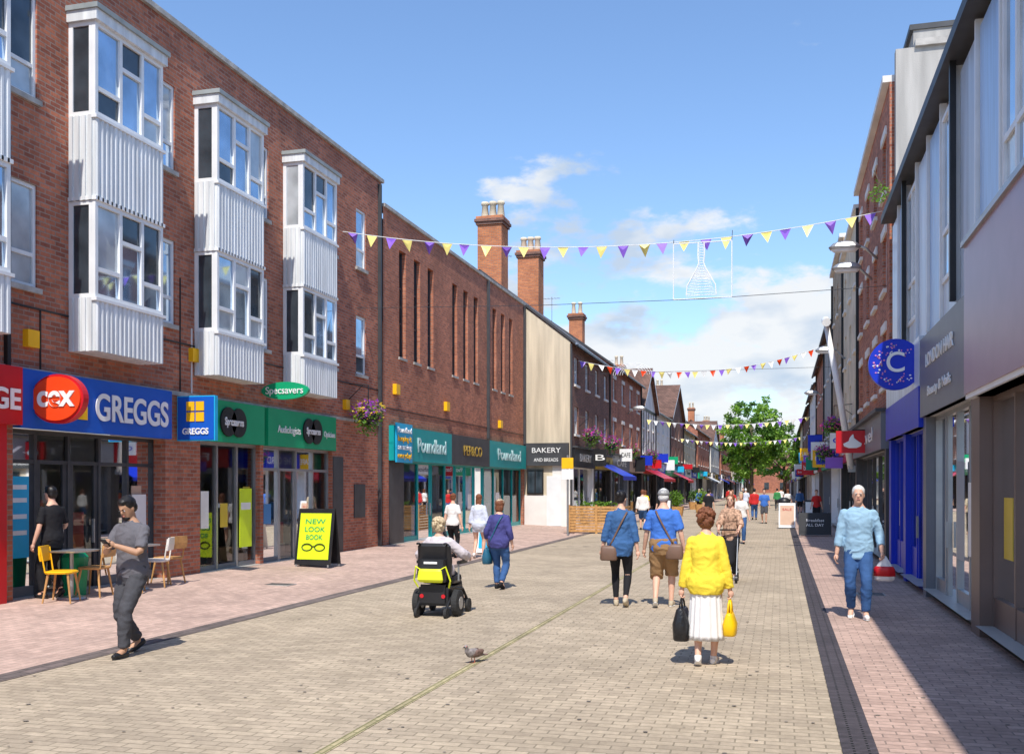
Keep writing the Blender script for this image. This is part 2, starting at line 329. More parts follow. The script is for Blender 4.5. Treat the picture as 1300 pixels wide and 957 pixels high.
for y,z in ((12.55,3.95),(16.9,4.25),(23.9,3.85)):
    f.box('alarm_box',MYEL,y,y+.24,.0,.1,z,z+.26)
g.done()
g=G('brick_variety_store'); f=Fr(g,-10.97,1)
ops=[(y,y+.55,5.7,8.9) for y in (27.8,29.05,30.3,32.8,34.05,35.3,37.8,39.05,40.3)]
f.wall('walls',MB2,26.56,42.9,3.65,9.85,0,ops,rev=.2)
for o in ops:
    f.window(o[0],o[1],o[2],o[3],-.12,ts=(.33,.66),fw=.04,fm=MDK,gl=[MSLIT,MGB])
    f.box('sills',MCONC,o[0]-.05,o[1]+.05,0,.04,5.62,5.7)
f.box('coping',MCONC,26.57,42.95,-.3,.06,9.85,9.95); f.box('roof',MTAR,26.6,42.9,-9,-.3,9.5,9.7)
g.quad('walls',MB2,(-10.97,42.9,0),(-20,42.9,0),(-20,42.9,9.9),(-10.97,42.9,9.9))
f.box('piers',MB2,26.56,27.0,-.4,0,0,3.65)
for (a,b,m) in ((27.0,32.3,MTEAL),(32.3,36.9,MDK),(36.9,42.6,MTEAL)): f.box('fascia',m,a,b,0,.15,2.6,3.62)
f.shop(27.0,32.3,2.6,-.1,MTEAL,4,.3,door=(2,)); f.shop(32.35,36.85,2.6,-.1,MTEAL,4,.3); f.shop(36.95,42.6,2.6,-.1,MTEAL,4,.3)
f.box('shutter',MDK,27.05,28.2,-.05,.0,.1,2.6)
f.box('piers',MB2,42.6,42.9,-.4,0,0,3.65)
MTXT=flat('fascia_pale_teal_letters',(.55,.8,.78))
text(g.e,'fascia_lettering','Poundland',(-10.80,30.3,3.1),'+X',MTXT,.62,2.7,bold=.012)
text(g.e,'fascia_lettering','Poundland',(-10.80,39.8,3.1),'+X',MTXT,.62,3.6,bold=.012)
text(g.e,'fascia_lettering','PEP&CO',(-10.80,34.7,3.1),'+X',flat('ochre_letters',(.5,.33,.05)),.5,2.2,bold=.005)
f.box('banner',MCYAN,27.1,28.4,.16,.2,2.55,3.7)
for i,t in enumerate(('Poundland','keeping it','amazing','everyday!')): text(g.e,'banner_lettering',t,(-10.76,27.75,3.5-.25*i),'+X',MYEL if i%2 else MWHT,.24,1.1)
for y,z in ((27.3,4.55),(31.9,4.4),(38.6,4.2)): f.box('alarm_box',MYEL,y,y+.3,.0,.12,z,z+.3)
f.box('cable',MBLK,26.6,42.8,.0,.02,4.1,4.12); f.box('downpipe',MDK,37.0,37.1,.0,.1,3.7,9.8); f.box('downpipe',MDK,42.7,42.8,.0,.1,3.7,9.8)
g.done()
# ------------------------------------------------------------------ generic houses
def pitched(g,X,sg,y0,y1,h,rh,half,m,gm,ov=.25):
    xr=X-sg*half; xb=X-sg*half*2; xe=X+sg*ov; ze=h-ov*rh/half
    t=.12
    for dz in (0,t):
        g.quad('roof',m,(xe,y0-.1,ze+dz),(xe,y1+.05,ze+dz),(xr,y1+.05,h+rh+dz),(xr,y0-.1,h+rh+dz)); g.quad('roof',m,(xr,y0-.1,h+rh+dz),(xr,y1+.05,h+rh+dz),(xb,y1+.05,h+dz),(xb,y0-.1,h+dz))
    g.quad('roof',MWF,(xe,y0-.1,ze),(xe,y1+.05,ze),(xe,y1+.05,ze+t),(xe,y0-.1,ze+t))
    g.quad('roof',MDK,(xe,y0-.1,ze),(xr,y0-.1,h+rh),(xr,y0-.1,h+rh+t),(xe,y0-.1,ze+t))
    for y in (y0,y1): g.add('gable',gm,([(X,y,h),(xb,y,h),(xr,y,h+rh)],[(0,1,2)]))
    g.box('gutter',MBLK,min(xe,xe+sg*.1),max(xe,xe+sg*.1),y0,y1,ze-.06,ze+.03)
def chimney(g,x,y,z0,z1,w,m=None,pots=3,d=None):
    m=m or MBo; d=d or w
    g.box('chimney',m,x-w/2,x+w/2,y-d/2,y+d/2,z0,z1-.75)
    for i,(o,h) in enumerate(((.07,.12),(.13,.12),(.07,.15))):
        zz=z1-.75+i*.13-.02; g.box('chimney_cap',MB3 if i<2 else m,x-w/2-o,x+w/2+o,y-d/2-o,y+d/2+o,zz+.001,zz+.129)
    for i in range(pots):
        px=x-w/2+w*(i+.5)/pots; g.add('chimney_pot',MCREAM,tube([(px,y,z1-.36),(px,y,z1-.3),(px,y,z1+.25),(px,y,z1+.3),(px,y,z1+.42)],[w*.15,w*.17,w*.12,w*.17,w*.15],10),True)
def house(name,X,sg,y0,y1,h,wm,roof='pitch',rm=None,nw=3,fl=1,fm=None,sm=None,rh=3,half=4.2,ww=.9,wh=1.5,frame=None,lab=None,chim=0,labm=None,quoins=False,timb=False,awn=None):
    g=G(name); f=Fr(g,X,sg); fh=2.7; ft=3.5
    fhgt=(h-ft-.3)/fl; ops=[]
    for k in range(fl):
        for i in range(nw):
            c=y0+(y1-y0)*(i+.5)/nw; z=ft+.35+k*fhgt+ (fhgt-wh)*.35; ops.append((c-ww/2,c+ww/2,z,z+wh))
    f.wall('walls',wm,y0,y1,ft,h,0,ops,rev=.15)
    for o in ops:
        f.window(*o,-.08,ms=(.5,),ts=(.5,),fw=.07,fm=frame,gl=[MGB,MGB,MGA,MGC]); f.box('sills',MWR,o[0]-.08,o[1]+.08,0,.08,o[2]-.1,o[2])
        if quoins: f.box('lintels',MWR,o[0]-.1,o[1]+.1,0,.04,o[3],o[3]+.2)
    d=-sg*2*half
    for y in (y0+.004,y1-.004): g.quad('walls',wm,(X,y,0),(X+d,y,0),(X+d,y,h),(X,y,h))
    n=max(1,round((y1-y0)/6.5)); seg=(y1-y0)/n
    for j in range(n):
        a=y0+j*seg; b=a+seg; cf=fm if (j==0 and fm) else random.choice(PROD+[MBLK,MNAVY,MGRF,MRED,MWHT,MGRN,MTEAL]); cs=sm or random.choice([MDK,MBLK,MWF,MGRF])
        zt=ft+.05-random.uniform(0,.2) if j else ft+.05
        f.box('fascia',cf,a+.1,b-.1,0,.18,fh,zt); f.box('cornice',MDK,a+.05,b-.05,0,.3,zt,zt+.08)
        for y in (a,b-.35): f.box('piers',cs,y,y+.35,-.2,.08,0,fh)
        k=max(2,int(seg/1.8)); f.shop(a+.35,b-.35,fh,-.1,cs,k,.4,stuff=6,door=(k//2,))
        t=lab if (j==0 and lab) else random.choice(['SHOES','COFFEE','THE CARD SHOP','Bakers','JEWELLERS','Travel','BARBER','Phones','Fashion','Books','TEA ROOM','Charity'])
        dark=cf in (PROD[0],PROD[7],MWHT,PROD[3],PROD[5])
        text(g.e,'fascia_lettering',t,(X+sg*.19,(a+b)/2,(fh+zt)/2),'+X' if sg>0 else '-X',MBLK if dark else (labm or MWHT),.5,seg*.55)
        if random.random()<.35 and j:
            am=random.choice([MRED,MNAVY,MGRN,MBLK,MWHT])
        else: am=awn if j==0 else None
        if am:
            f.quad('awning',am,(a+.3,.18,fh+.3),(b-.3,.18,fh+.3),(b-.3,1.5,fh-.35),(a+.3,1.5,fh-.35)); f.quad('awning',am,(a+.3,1.5,fh-.35),(b-.3,1.5,fh-.35),(b-.3,1.5,fh-.55),(a+.3,1.5,fh-.55))
    if timb:
        for i in range(nw*2+1): yy=y0+(y1-y0)*i/(nw*2); f.box('timber',MBLK,yy-.07,yy+.07,.0,.03,ft+.2,h)
        f.box('timber',MBLK,y0,y1,0,.028,h-.2,h)
    if roof=='pitch': pitched(g,X,sg,y0,y1,h,rh,half,rm or MROOF,wm)
    elif roof=='gable':
        ym=(y0+y1)/2; xb=X+d
        g.add('gable',wm,([(X,y0,h),(X,y1,h),(X,ym,h+rh)],[(0,1,2)]))
        for a,b in ((y0-.2,ym),(y1+.2,ym)):
            za=h-.2*rh/(ym-y0)
            for dz in (0,.12): g.quad('roof',rm or MROOF,(X+sg*.3,a,za+dz),(xb,a,za+dz),(xb,b,h+rh+dz),(X+sg*.3,b,h+rh+dz))
            g.quad('bargeboard',MWF,(X+sg*.3,a,za-.1),(X+sg*.3,b,h+rh-.1),(X+sg*.3,b,h+rh+.12),(X+sg*.3,a,za+.12))
    else:
        f.box('parapet',wm,y0,y1,-.3,-.002,h,h+.4); f.box('cornice',MWR,y0,y1,-.35,.15,h+.4,h+.55); f.box('roof',MTAR,y0,y1,-2*half,-.3,h-.1,h)
    for i in range(chim):
        chimney(g,X-sg*half,y0+.6+(y1-y0-1.2)*i/max(1,chim-1) if chim>1 else y1-.6,h+rh-1.3,h+rh+2.2,.9,pots=2)
    if roof=='pitch':
        ax=X-sg*half; ay=y0+(y1-y0)*.35; az_=h+rh; g.add('aerial',MMETAL,tube([(ax,ay,az_),(ax,ay,az_+1.6)],.02,5)); g.add('aerial',MMETAL,tube([(ax-.5,ay,az_+1.5),(ax+.5,ay,az_+1.5)],.015,5))
        for q in range(5): g.add('aerial',MMETAL,tube([(ax-.4+q*.2,ay-.25,az_+1.5),(ax-.4+q*.2,ay+.25,az_+1.5)],.008,4))
    f.box('downpipe',MBLK,y1-.12,y1-.03,0,.09,0,h)
    return g,f
g,f=house('cream_gable_house',-8.9,1,43,53.4,8.25,MB3,rh=3.25,half=4.15,nw=4,fl=2,rm=MSLATE,wh=1.25,fm=MBLK,lab='BAKERY')
f2=Fr(g,42.96,-1,'X')
g.add('end_wall',MCREAMS,([(-8.9,42.96,0),(-17.2,42.96,0),(-17.2,42.96,8.2),(-13.05,42.96,11.4),(-8.9,42.96,8.2)],[(0,1,2,3,4)]))
g.add('end_wall_verge',MDK,box_vf(-8.9,-8.82,42.9,43,0,8.1))
f2.box('fascia',MDK,-11.0,-8.95,0,.2,2.75,3.75); text(g.e,'fascia_lettering','BAKERY',(-9.95,42.74,3.42),'-Y',MWHT,.32,1.3); text(g.e,'fascia_lettering','AND BREADS',(-9.95,42.74,3.0),'-Y',MWHT,.22,1.1)
f2.box('white_panel',MWR,-11,-8.9,0,.05,.0,1.45); f2.box('white_panel',MWR,-9.7,-8.9,0,.04,1.45,2.75)
f2.box('door',MWF,-9.95,-9.3,.05,.09,.1,2.3); f2.window(-10.85,-10.1,1.5,2.6,.1,ms=(.5,),fm=MBLK,gl=[MGB])
chimney(g,-12.95,44.7,9.5,14.7,1.15,pots=3); chimney(g,-12.95,52.0,9.5,14.8,1.15,pots=3)
g.done()
L=[('brick_house',53.4,66,8.5,MB,dict(nw=4,fl=2,wh=1.2,fm=MGRF,rm=MSLATE,chim=1,quoins=True,lab='CAFE')),
('white_gable_house',66,74,7.2,MWR,dict(roof='gable',nw=3,rh=2.8,fm=MRED,timb=True,awn=MRED,fl=2,wh=1.0)),
('white_gable_house',74,84,7.4,MWR,dict(nw=3,rh=2.8,fm=MNAVY,fl=2,wh=1.0,chim=1)),
('brick_house',84,96,7.6,MB3,dict(roof='gable',nw=4,rh=3.2,fl=2,wh=1.1,awn=MRED)),
('cream_house',96,110,7.3,MCREAM,dict(nw=5,fl=2,wh=1.0,chim=2)),
('brick_house',110,128,8.0,MB,dict(nw=5,fl=2,wh=1.1,chim=2)),
('white_gable_house',128,145,7,MWR,dict(roof='gable',nw=5,rh=3.5,timb=True,wh=1.3)),
('brick_house',145,175,8.3,MB2,dict(nw=7,fl=2,wh=1.1,chim=2)),
('cream_house',175,215,8.3,MCREAM,dict(nw=7,fl=2,wh=1.1,chim=2)),
('brick_house',215,270,9,MB3,dict(nw=9,fl=2,wh=1.1,chim=2))]
for i,(n,a,b,h,m,k) in enumerate(L):
    g,f=house(n,-8.9+(0 if i<5 else .25*(i-4)),1,a,b,h,m,**k); g.done()
# ------------------------------------------------------------------ right side
g=G('panelled_shop_building'); f=Fr(g,2.4,-1)
f.wall('walls',MGREYR,-8,23.6,4.3,7.7,-.08,())
f.box('backing',MGREYR,-8,23.6,-10,-.3,0,7.8)
y=-8+.2; i=0
while y<23.3:
    w=1.42
    if i%3==1:
        f.window(y+.06,y+w-.06,4.9,7.4,.03,ms=(.5,),ts=(.3,),fw=.07,gl=[MGA,MGC,MGA]); f.box('panels',MPALE,y+.06,y+w-.06,-.05,.0,4.42,4.9)
    elif i%3==2: f.box('panels',MPALB,y+.06,y+w-.06,-.06,.0,4.42,7.55)
    else: f.box('panels',MPALE,y+.06,y+w-.06,-.06,.0,4.42,7.55)
    f.box('mullions',MWF,y-.03,y+.03,-.05,.05,4.4,7.66); y+=w; i+=1
f.box('gutter',MDK,-8,23.65,-.1,.22,7.7,7.86); f.box('gutter',MGREYR,-8,23.65,-.4,.12,7.86,7.95)
for yy in (3.5,9.1,14.8,20.4): f.box('downpipe',MBLK,yy,yy+.09,.06,.14,4.4,7.7)
f.box('fascia',MMAUVE,-8,13.6,0,.16,3.0,4.85); f.box('soffit',MWF,-8,13.6,-.3,.14,2.94,3.0); f.box('fascia_trim',MMETAL,-8,13.62,.0,.2,4.85,4.92)
for yy in (2.0,5.9,9.8): f.box('fascia_joint',MDK,yy,yy+.015,.155,.163,3.0,4.85)
f.box('fascia',MGRF,13.75,18.0,0,.12,3.0,4.3); f.box('fascia',MPALE,18.1,23.5,0,.12,3.55,4.4); f.box('fascia',MNAVY,18.1,23.5,0,.13,2.85,3.55)
text(g.e,'fascia_lettering','LONDON HAIR',(2.265,15.9,3.85),'-X',MWHT,.3,2.6); text(g.e,'fascia_lettering','Beauty & Nails',(2.265,15.9,3.35),'-X',MWHT,.22,2.2)
MBRN=flat('brown_cladding',(.16,.11,.09))
for a,b,m in ((-8,-7.4,MBRN),(4,4.4,MBRN),(9.3,9.7,MBRN),(13.2,13.75,MBRN),(17.8,18.15,MGRF),(20.6,20.95,MNAVY),(23.2,23.6,MNAVY)):
    f.box('piers',m,a,b,-.3,.05,0,3.0)
f.shop(-7.4,4,2.94,-.1,MBRN,6,.4); f.shop(4.4,9.3,2.94,-.1,MBRN,3,.5); f.shop(9.7,13.2,2.94,-.1,MBRN,3,.5); f.shop(13.75,17.8,3.0,-.1,MMETAL,4,.35,door=(2,)); f.shop(18.15,20.6,2.85,-.05,MNAVY,3,.7,door=(1,)); f.shop(20.95,23.2,2.85,-.05,MNAVY,3,.7)
f.box('poster',MWHT,14.0,14.7,-.08,-.075,.9,1.9); f.box('poster',PROD[6],15.0,15.6,-.08,-.075,.8,2.2)
g.done()
g,f=house('tall_brick_house',2.4,-1,24.0,33.2,10.6,MB,roof='parapet',nw=4,fl=3,wh=1.3,fm=MGRF,sm=MDK,quoins=True)
g.add('end_wall',MGREYR,box_vf(2.5,7.5,23.7,23.95,0,11.6)); g.box('coping',MCONC,2.9,7.6,23.62,24.0,11.6,11.75)
g.box('chimney',MGREYR,2.9,3.9,23.99,25.2,10,12.1); g.box('coping',MDK,2.82,3.98,23.95,25.3,12.1,12.22)
g.done()
Rr=[('rendered_house',33.2,41,10.2,MCREAM,dict(roof='parapet',nw=3,fl=3,wh=1.2,fm=MRED,lab=None)),
('tall_brick_house',41,49,11.2,MByel,dict(roof='parapet',nw=3,fl=3,wh=1.3,fm=MNAVY)),
('rendered_house',49,58,9.6,MGREYR,dict(nw=3,fl=2,wh=1.3,rh=2,fm=MGRN)),
('tall_brick_house',58,70,9.3,MB,dict(nw=4,fl=2,wh=1.3,rh=2.4,chim=1,awn=MNAVY)),
('rendered_house',70,86,8.8,MWR,dict(nw=5,fl=2,wh=1.3,rh=2.5,chim=1)),
('tall_brick_house',86,110,8.6,MB3,dict(nw=6,fl=2,wh=1.3,chim=2,awn=MRED)),
('rendered_house',110,150,8.6,MCREAM,dict(nw=9,fl=2,wh=1.3,chim=2)),
('tall_brick_house',150,270,9,MB,dict(nw=16,fl=2,wh=1.3,chim=2))]
for n,a,b,h,m,k in Rr:
    g,f=house(n,2.4,-1,a,b,h,m,**k); g.done()
g=G('street_end_terrace'); g.box('walls',MB,-30,20,272,282,0,8); g.add('roof',MROOF,([(-30,271.5,7.8),(20,271.5,7.8),(20,277,11),(-30,277,11)],[(0,1,2,3)]))
for i in range(12):
    for z in (1,4.8): g.box('windows',MGB,-28+i*4,-26.8+i*4,271.9,272,z,z+1.8)
g.done()
# ------------------------------------------------------------------ foliage
def leafmat(name,c,tr=.35):
    m,N,L,P=newmat(name); P.inputs['Roughness'].default_value=.55
    tc=N.new('ShaderNodeTexCoord'); nz=N.new('ShaderNodeTexNoise'); nz.inputs['Scale'].default_value=1.1; nz.inputs['Detail'].default_value=5
    L.new(tc.outputs['Object'],nz.inputs[0]); mr=N.new('ShaderNodeMapRange'); mr.inputs[1].default_value=.3;mr.inputs[2].default_value=.7;mr.inputs[3].default_value=.55;mr.inputs[4].default_value=1.5
    L.new(nz.outputs['Fac'],mr.inputs[0]); v=N.new('ShaderNodeVectorMath'); v.operation='SCALE'; v.inputs[0].default_value=c; L.new(mr.outputs[0],v.inputs['Scale']); L.new(v.outputs[0],P.inputs['Base Color'])
    t=N.new('ShaderNodeBsdfTranslucent'); L.new(v.outputs[0],t.inputs[0]); mx=N.new('ShaderNodeMixShader'); mx.inputs[0].default_value=tr
    o=[n for n in N if n.type=='OUTPUT_MATERIAL'][0]; L.new(P.outputs[0],mx.inputs[1]); L.new(t.outputs[0],mx.inputs[2]); L.new(mx.outputs[0],o.inputs[0]); return m
MLF=[leafmat('leaf_a',(.17,.34,.03)),leafmat('leaf_b',(.09,.21,.025)),leafmat('leaf_c',(.24,.42,.05))]
MBARK=mat('bark',(.12,.09,.06),.9,var=.3,vs=8,bump=.6)
MFP=leafmat('flower_purple',(.36,.06,.50)); MFK=leafmat('flower_pink',(.7,.07,.32)); MFY=leafmat('flower_yellow',(.85,.6,.05))
def leaves(c,r,n,size,rnd):
    v=[];f=[]
    for i in range(n):
        while True:
            p=Vector((rnd.uniform(-1,1),rnd.uniform(-1,1),rnd.uniform(-1,1)))
            if p.length<1: break
        p=p*(.55+.45*rnd.random()); q=Vector(c)+Vector((p.x*r[0],p.y*r[1],p.z*r[2]))
        a=Vector((rnd.gauss(0,1),rnd.gauss(0,1),rnd.gauss(0,.6))).normalized(); b=a.cross(Vector((rnd.gauss(0,1),rnd.gauss(0,1),rnd.gauss(0,1)))).normalized()
        s=size*rnd.uniform(.6,1.3); o=len(v)
        v+= [q-a*s,q-b*s*.5,q+a*s,q+b*s*.5]; f.append((o,o+1,o+2,o+3))
    return v,f
def tree(name,loc,hgt,cr,cz0,seed,ncl=110,npl=70,ls=.13):
    rnd=random.Random(seed); g=G(name,loc)
    g.add('trunk',MBARK,tube([(0,0,0),(.05,0,hgt*.25),(-.05,.05,hgt*.5),(0,0,hgt*.8)],[.22,.17,.13,.05],10),True)
    zc=(hgt+cz0)/2; rz=(hgt-cz0)/2
    for i in range(10):
        a=rnd.uniform(0,6.28); z=hgt*rnd.uniform(.25,.6); l=cr*rnd.uniform(.5,.9)
        g.add('limbs',MBARK,tube([(0,0,z),(math.cos(a)*l*.5,math.sin(a)*l*.5,z+l*.5),(math.cos(a)*l,math.sin(a)*l,z+l*1.0)],[.09,.06,.02],6),True)
    for i in range(ncl):
        while True:
            p=Vector((rnd.uniform(-1,1),rnd.uniform(-1,1),rnd.uniform(-1,1)))
            if .35<p.length<1: break
        p*=1+.22*noise.noise(p*2.2+Vector((seed,0,0)))
        c=(p.x*cr,p.y*cr,zc+p.z*rz)
        q=rnd.uniform(.45,.85)*cr*.3
        g.add('crown',rnd.choice(MLF),leaves(c,(q,q,q*.8),npl,ls,rnd))
    g.done()
tree('street_tree',(-2.6,96,0),10.2,3.1,2.6,3,175,60,.16)
tree('street_tree',(.5,128,0),9.6,3.6,2.8,9,110,60,.18)
tree('street_tree',(-4.6,150,0),9,3.4,3,5,80,60,.2)
def basket(x,y,z,r,wallx,cols,seed):
    rnd=random.Random(seed); g=G('hanging_flower_basket',(x,y,z))
    g.add('bowl',MBLK,ellip((0,0,-.02),(r*.6,r*.6,r*.45)),True)
    dx=wallx-x
    g.add('bracket',MBLK,tube([(dx,0,r*1.7),(0,0,r*1.6),(0,0,r*.2)],.015,6)); g.add('bracket',MBLK,tube([(dx,0,r*.9),(dx*.3,0,r*1.6)],.012,6))
    g.add('leaves',MLF[0],leaves((0,0,.02),(r,r,r*.75),420,.05,rnd)); g.add('leaves',MLF[1],leaves((0,0,-.12),(r*.9,r*.9,r*1.0),300,.05,rnd))
    for c in cols: g.add('flowers',c,leaves((0,0,.1),(r*1.1,r*1.1,r*.8),200,.05,rnd))
    g.done()
basket(-10.45,24.3,3.7,.5,-11,[MFP,MFP,MFY],1)
basket(-8.3,45,4.1,.55,-8.9,[MFK,MFP],2); basket(-8.3,50.5,4.0,.55,-8.9,[MFK,MFP],3); basket(-8.3,58,3.9,.5,-8.9,[MFK],4); basket(1.8,36,3.9,.45,2.4,[MFK,MFP],5); basket(1.8,43,3.2,.5,2.4,[MFK,MFP],6); basket(-8.3,67,3.9,.55,-8.9,[MFK,MFP],7); basket(1.8,54,3.4,.5,2.4,[MFK,MFP],8)
g=G('wall_weed_plant',(2.3,22.6,8.0)); rnd=random.Random(4); g.add('stems',MBARK,tube([(0,0,-.15),(-.2,0,.2),(-.35,0,.6)],.012,5)); g.add('leaves',MLF[0],leaves((-.25,0,.1),(.28,.3,.3),130,.04,rnd)); g.done()
# ------------------------------------------------------------------ signs
def disc(g,part,m,c,rx,rz,t=.05,seg=40):
    v=[];f=[]
    for s in (-t,t):
        for k in range(seg): a=2*math.pi*k/seg; v.append((c[0]+rx*math.cos(a),c[1]+s,c[2]+rz*math.sin(a)))
    f=[tuple(range(seg)),tuple(range(2*seg-1,seg-1,-1))]+[(k,(k+1)%seg,seg+(k+1)%seg,seg+k) for k in range(seg)]
    g.add(part,m,(v,f))
g=G('projecting_oval_sign',(-10.47,12.7,3.16)); disc(g,'board',MORG,(0,0,0),.43,.33,.09); disc(g,'rim',MRED,(0,.0,0),.47,.37,.06); text(g.e,'lettering','cex',(0,-.1,.03),'-Y',MWHT,.46,.66,bold=.012); g.box('bracket',MMETAL,-.6,-.4,-.02,.02,-.02,.02); g.done()
g=G('projecting_square_sign',(-10.55,16.5,3.12)); g.box('board',MBLUE,-.38,.38,-.06,.06,-.4,.4); g.box('rim',MCYAN,-.4,.4,-.05,.05,-.42,.42)
for i in range(2):
    for j in range(2): g.box('logo',MYEL,-.19+i*.2,-.02+i*.2,-.075,-.06,-.06+j*.2,.11+j*.2)
text(g.e,'lettering','GREGGS',(0,-.07,-.25),'-Y',MWHT,.16,.55,bold=.004); g.box('bracket',MMETAL,-.46,-.4,-.02,.02,-.02,.02); g.done()
g=G('projecting_oval_sign',(-10.42,19.7,3.93)); disc(g,'board',MGRN,(0,0,0),.56,.19,.05); text(g.e,'lettering','Specsavers',(0,-.06,.0),'-Y',MWHT,.22,.9,bold=.001); g.box('bracket',MMETAL,-.62,-.54,-.02,.02,-.02,.02); g.done()
g=G('projecting_round_sign',(1.97,18.8,4.0)); disc(g,'board',MNAVY,(0,0,0),.45,.45,.07)
rnd=random.Random(2); MSP=flat('sign_pink',(.7,.25,.5))
for i in range(80):
    a=rnd.uniform(.7,5.6); r=rnd.uniform(.2,.37); disc(g,'dots',rnd.choice([MWHT,MSP,MSP]),(r*math.cos(a),-.075,r*math.sin(a)),rnd.uniform(.008,.02),rnd.uniform(.008,.02),.004,8)
text(g.e,'lettering','C',(0,-.08,.02),'-Y',MWHT,.5,.3,bold=.004); g.box('bracket',MMETAL,.4,.5,-.02,.02,.1,.14); g.done()
def psign(x,y,z,w,h,m,lab=None,lm=None,wall=2.4):
    g=G('projecting_sign',(x,y,z)); g.box('board',m,-w/2,w/2,-.06,.06,-h/2,h/2); g.box('bracket',MBLK,min(0,wall-x),max(0,wall-x),-.02,.02,h/2,h/2+.04)
    if lab: text(g.e,'lettering',lab,(0,-.07,0),'-Y',lm or MWHT,h*.5,w*.75)
    g.done()
psign(1.9,28.5,3.05,.85,.6,MRED,None); psign(1.9,33.5,3.3,.7,.5,MWHT,'O2',MNAVY); psign(1.85,43,3.0,.8,.5,MNAVY,'next'); psign(1.9,52,3.6,.8,.9,MWHT); psign(1.9,62,3.2,.8,.8,MGRN); psign(1.9,38,2.7,.6,.4,MPURP)
g=G('bank_sign_emblem',(1.9,28.42,3.05)); g.add('flame',MWHT,erings([(0,0,-.17,.10,.012),(0,0,-.12,.22,.012),(0,0,-.05,.24,.012),(.02,0,.02,.12,.012),(-.02,0,.1,.06,.012),(.01,0,.2,.012,.01)],20)); g.done()
psign(-8.4,56,3.6,.7,.7,MWHT,'CAFE',MBLK,-8.9); psign(-8.4,62,3.2,.6,.9,MBLK,None,None,-8.9); psign(-8.4,70,3.4,.8,.6,MRED,None,None,-8.9); psign(-8.4,79,3.5,.8,.8,MWHT,None,None,-8.9); psign(-8.3,47,3.2,.6,.8,MBLK,'B',None,-8.9)
rnd=random.Random(21)
for y in (48,57.5,66,71,77,84,92,101,112,125): psign(1.88,y,rnd.uniform(2.9,4.2),rnd.uniform(.6,.95),rnd.uniform(.45,1.0),rnd.choice([MRED,MWHT,MNAVY,MGRN,MBLK,MCYAN,MPURP,MYEL]),rnd.choice(['SALE','CAFE','shop','bank',None]))
for y in (65,74,82,88,95,104,115): psign(-8.4,y,rnd.uniform(2.9,4.0),rnd.uniform(.6,.9),rnd.uniform(.45,.9),rnd.choice([MRED,MWHT,MNAVY,MGRN,MBLK,MCYAN,MYEL]),None,None,-8.9)
def aboard(name,x,y,w,h,m,pm,lines=(),lm=None,rot=0,glasses=False):
    g=G(name,(x,y,zl(x)+.01),rot)
    for s in (-1,1):
        b0=s*.28;b1=s*.04
        def P(u,z,o=0): t=z/h; return (u,b0+(b1-b0)*t+s*o,z)
        for (u0,u1,z0,z1,mm,o) in ((-w/2,w/2,.04,h,m,0),(-w/2+.06,w/2-.06,.16,h-.1,pm,.012)):
            v=[P(u0,z0,o),P(u1,z0,o),P(u1,z1,o),P(u0,z1,o)]; v+=[(a[0],a[1]-s*.025,a[2]) for a in v]
            g.add('panel' if o==0 else 'poster',mm,(v,[(0,1,2,3),(7,6,5,4),(0,4,5,1),(1,5,6,2),(2,6,7,3),(3,7,4,0)]))
        for u in (-w/2+.05,w/2-.05): g.add('feet',MMETAL,tube([(u,b0,0),(u,b0,.05)],.02,8))
    ang=math.atan2(.24,h)
    for i,t in enumerate(lines):
        z=h-.28-i*.17; o=text(g.e,'poster_print',t,(0,-.28+.24*z/h-.02,z),'-Y',lm or MWHT,.15,w*(.55 if i<2 else .45),ex=.002); o.rotation_euler=(R(90)-ang,0,0)
    if glasses:
        z=.42; y=-.28+.24*z/h-.022
        for sx in (-1,1): g.add('poster_print',MBLK,tube([(sx*.15+.12*math.cos(a*.524),y-.0+.05*math.sin(a*.524)*.2,z+.075*math.sin(a*.524)) for a in range(13)],.012,5))
        g.add('poster_print',MBLK,tube([(-.04,y,z+.02),(.04,y,z+.02)],.01,5))
    return g
aboard('pavement_a_board',-9.75,19.9,.85,1.25,MBLK,MLIME,('NEW','LOOK','BOOK'),MGRN,glasses=True).done()
aboard('pavement_a_board',1.25,38.5,1.15,.85,MBLK,MBLK,('Breakfast','ALL DAY')).done()
aboard('pavement_a_board',.3,45,.7,1.1,MWHT,PROD[5],('SALE',),MRED).done()
aboard('pavement_a_board',1.6,55,.7,1.1,MBLK,MWHT).done(); aboard('pavement_a_board',-6.4,58,.7,1.1,MBLK,MWHT).done(); aboard('pavement_a_board',-7.6,25.9,.6,1.0,MWHT,MCYAN).done()
g=G('wooden_planter_fence',(-6.9,38.3,0))
for k in range(9): g.box('slats',MWOOD,-1.1,1.1,-.02,.0,.06+k*.115,.15+k*.115); g.box('slats',MWOOD,-1.12,-1.1,0,1.4,.06+k*.115,.15+k*.115); g.box('slats',MWOOD,1.1,1.12,0,1.4,.06+k*.115,.15+k*.115)
for x in (-1.08,0,1.08): g.box('posts',MWOOD,x-.04,x+.04,-.05,-.021,0,1.12)
g.add('plants',MLF[0],leaves((0,.3,1.15),(1.0,.25,.15),200,.07,random.Random(3))); g.done()
for (x,y,c) in ((-6.2,62,MLF[0]),(-5.2,70,MLF[2]),(-6.5,80,MLF[1])):
    g=G('planter_box',(x,y,0)); g.add('tub',MWOOD,erings([(0,0,0,.4,.4),(0,0,.6,.5,.5)],16,4)); g.add('shrub',c,leaves((0,0,1.1),(.6,.6,.6),500,.08,random.Random(int(y)))); g.done()
g=G('litter_bin',(.2,50,0)); g.add('body',MBLK,erings([(0,0,0,.25,.25),(0,0,.9,.27,.27),(0,0,.92,.3,.3),(0,0,1.2,.3,.3),(0,0,1.3,.12,.12)],20),True); g.done()
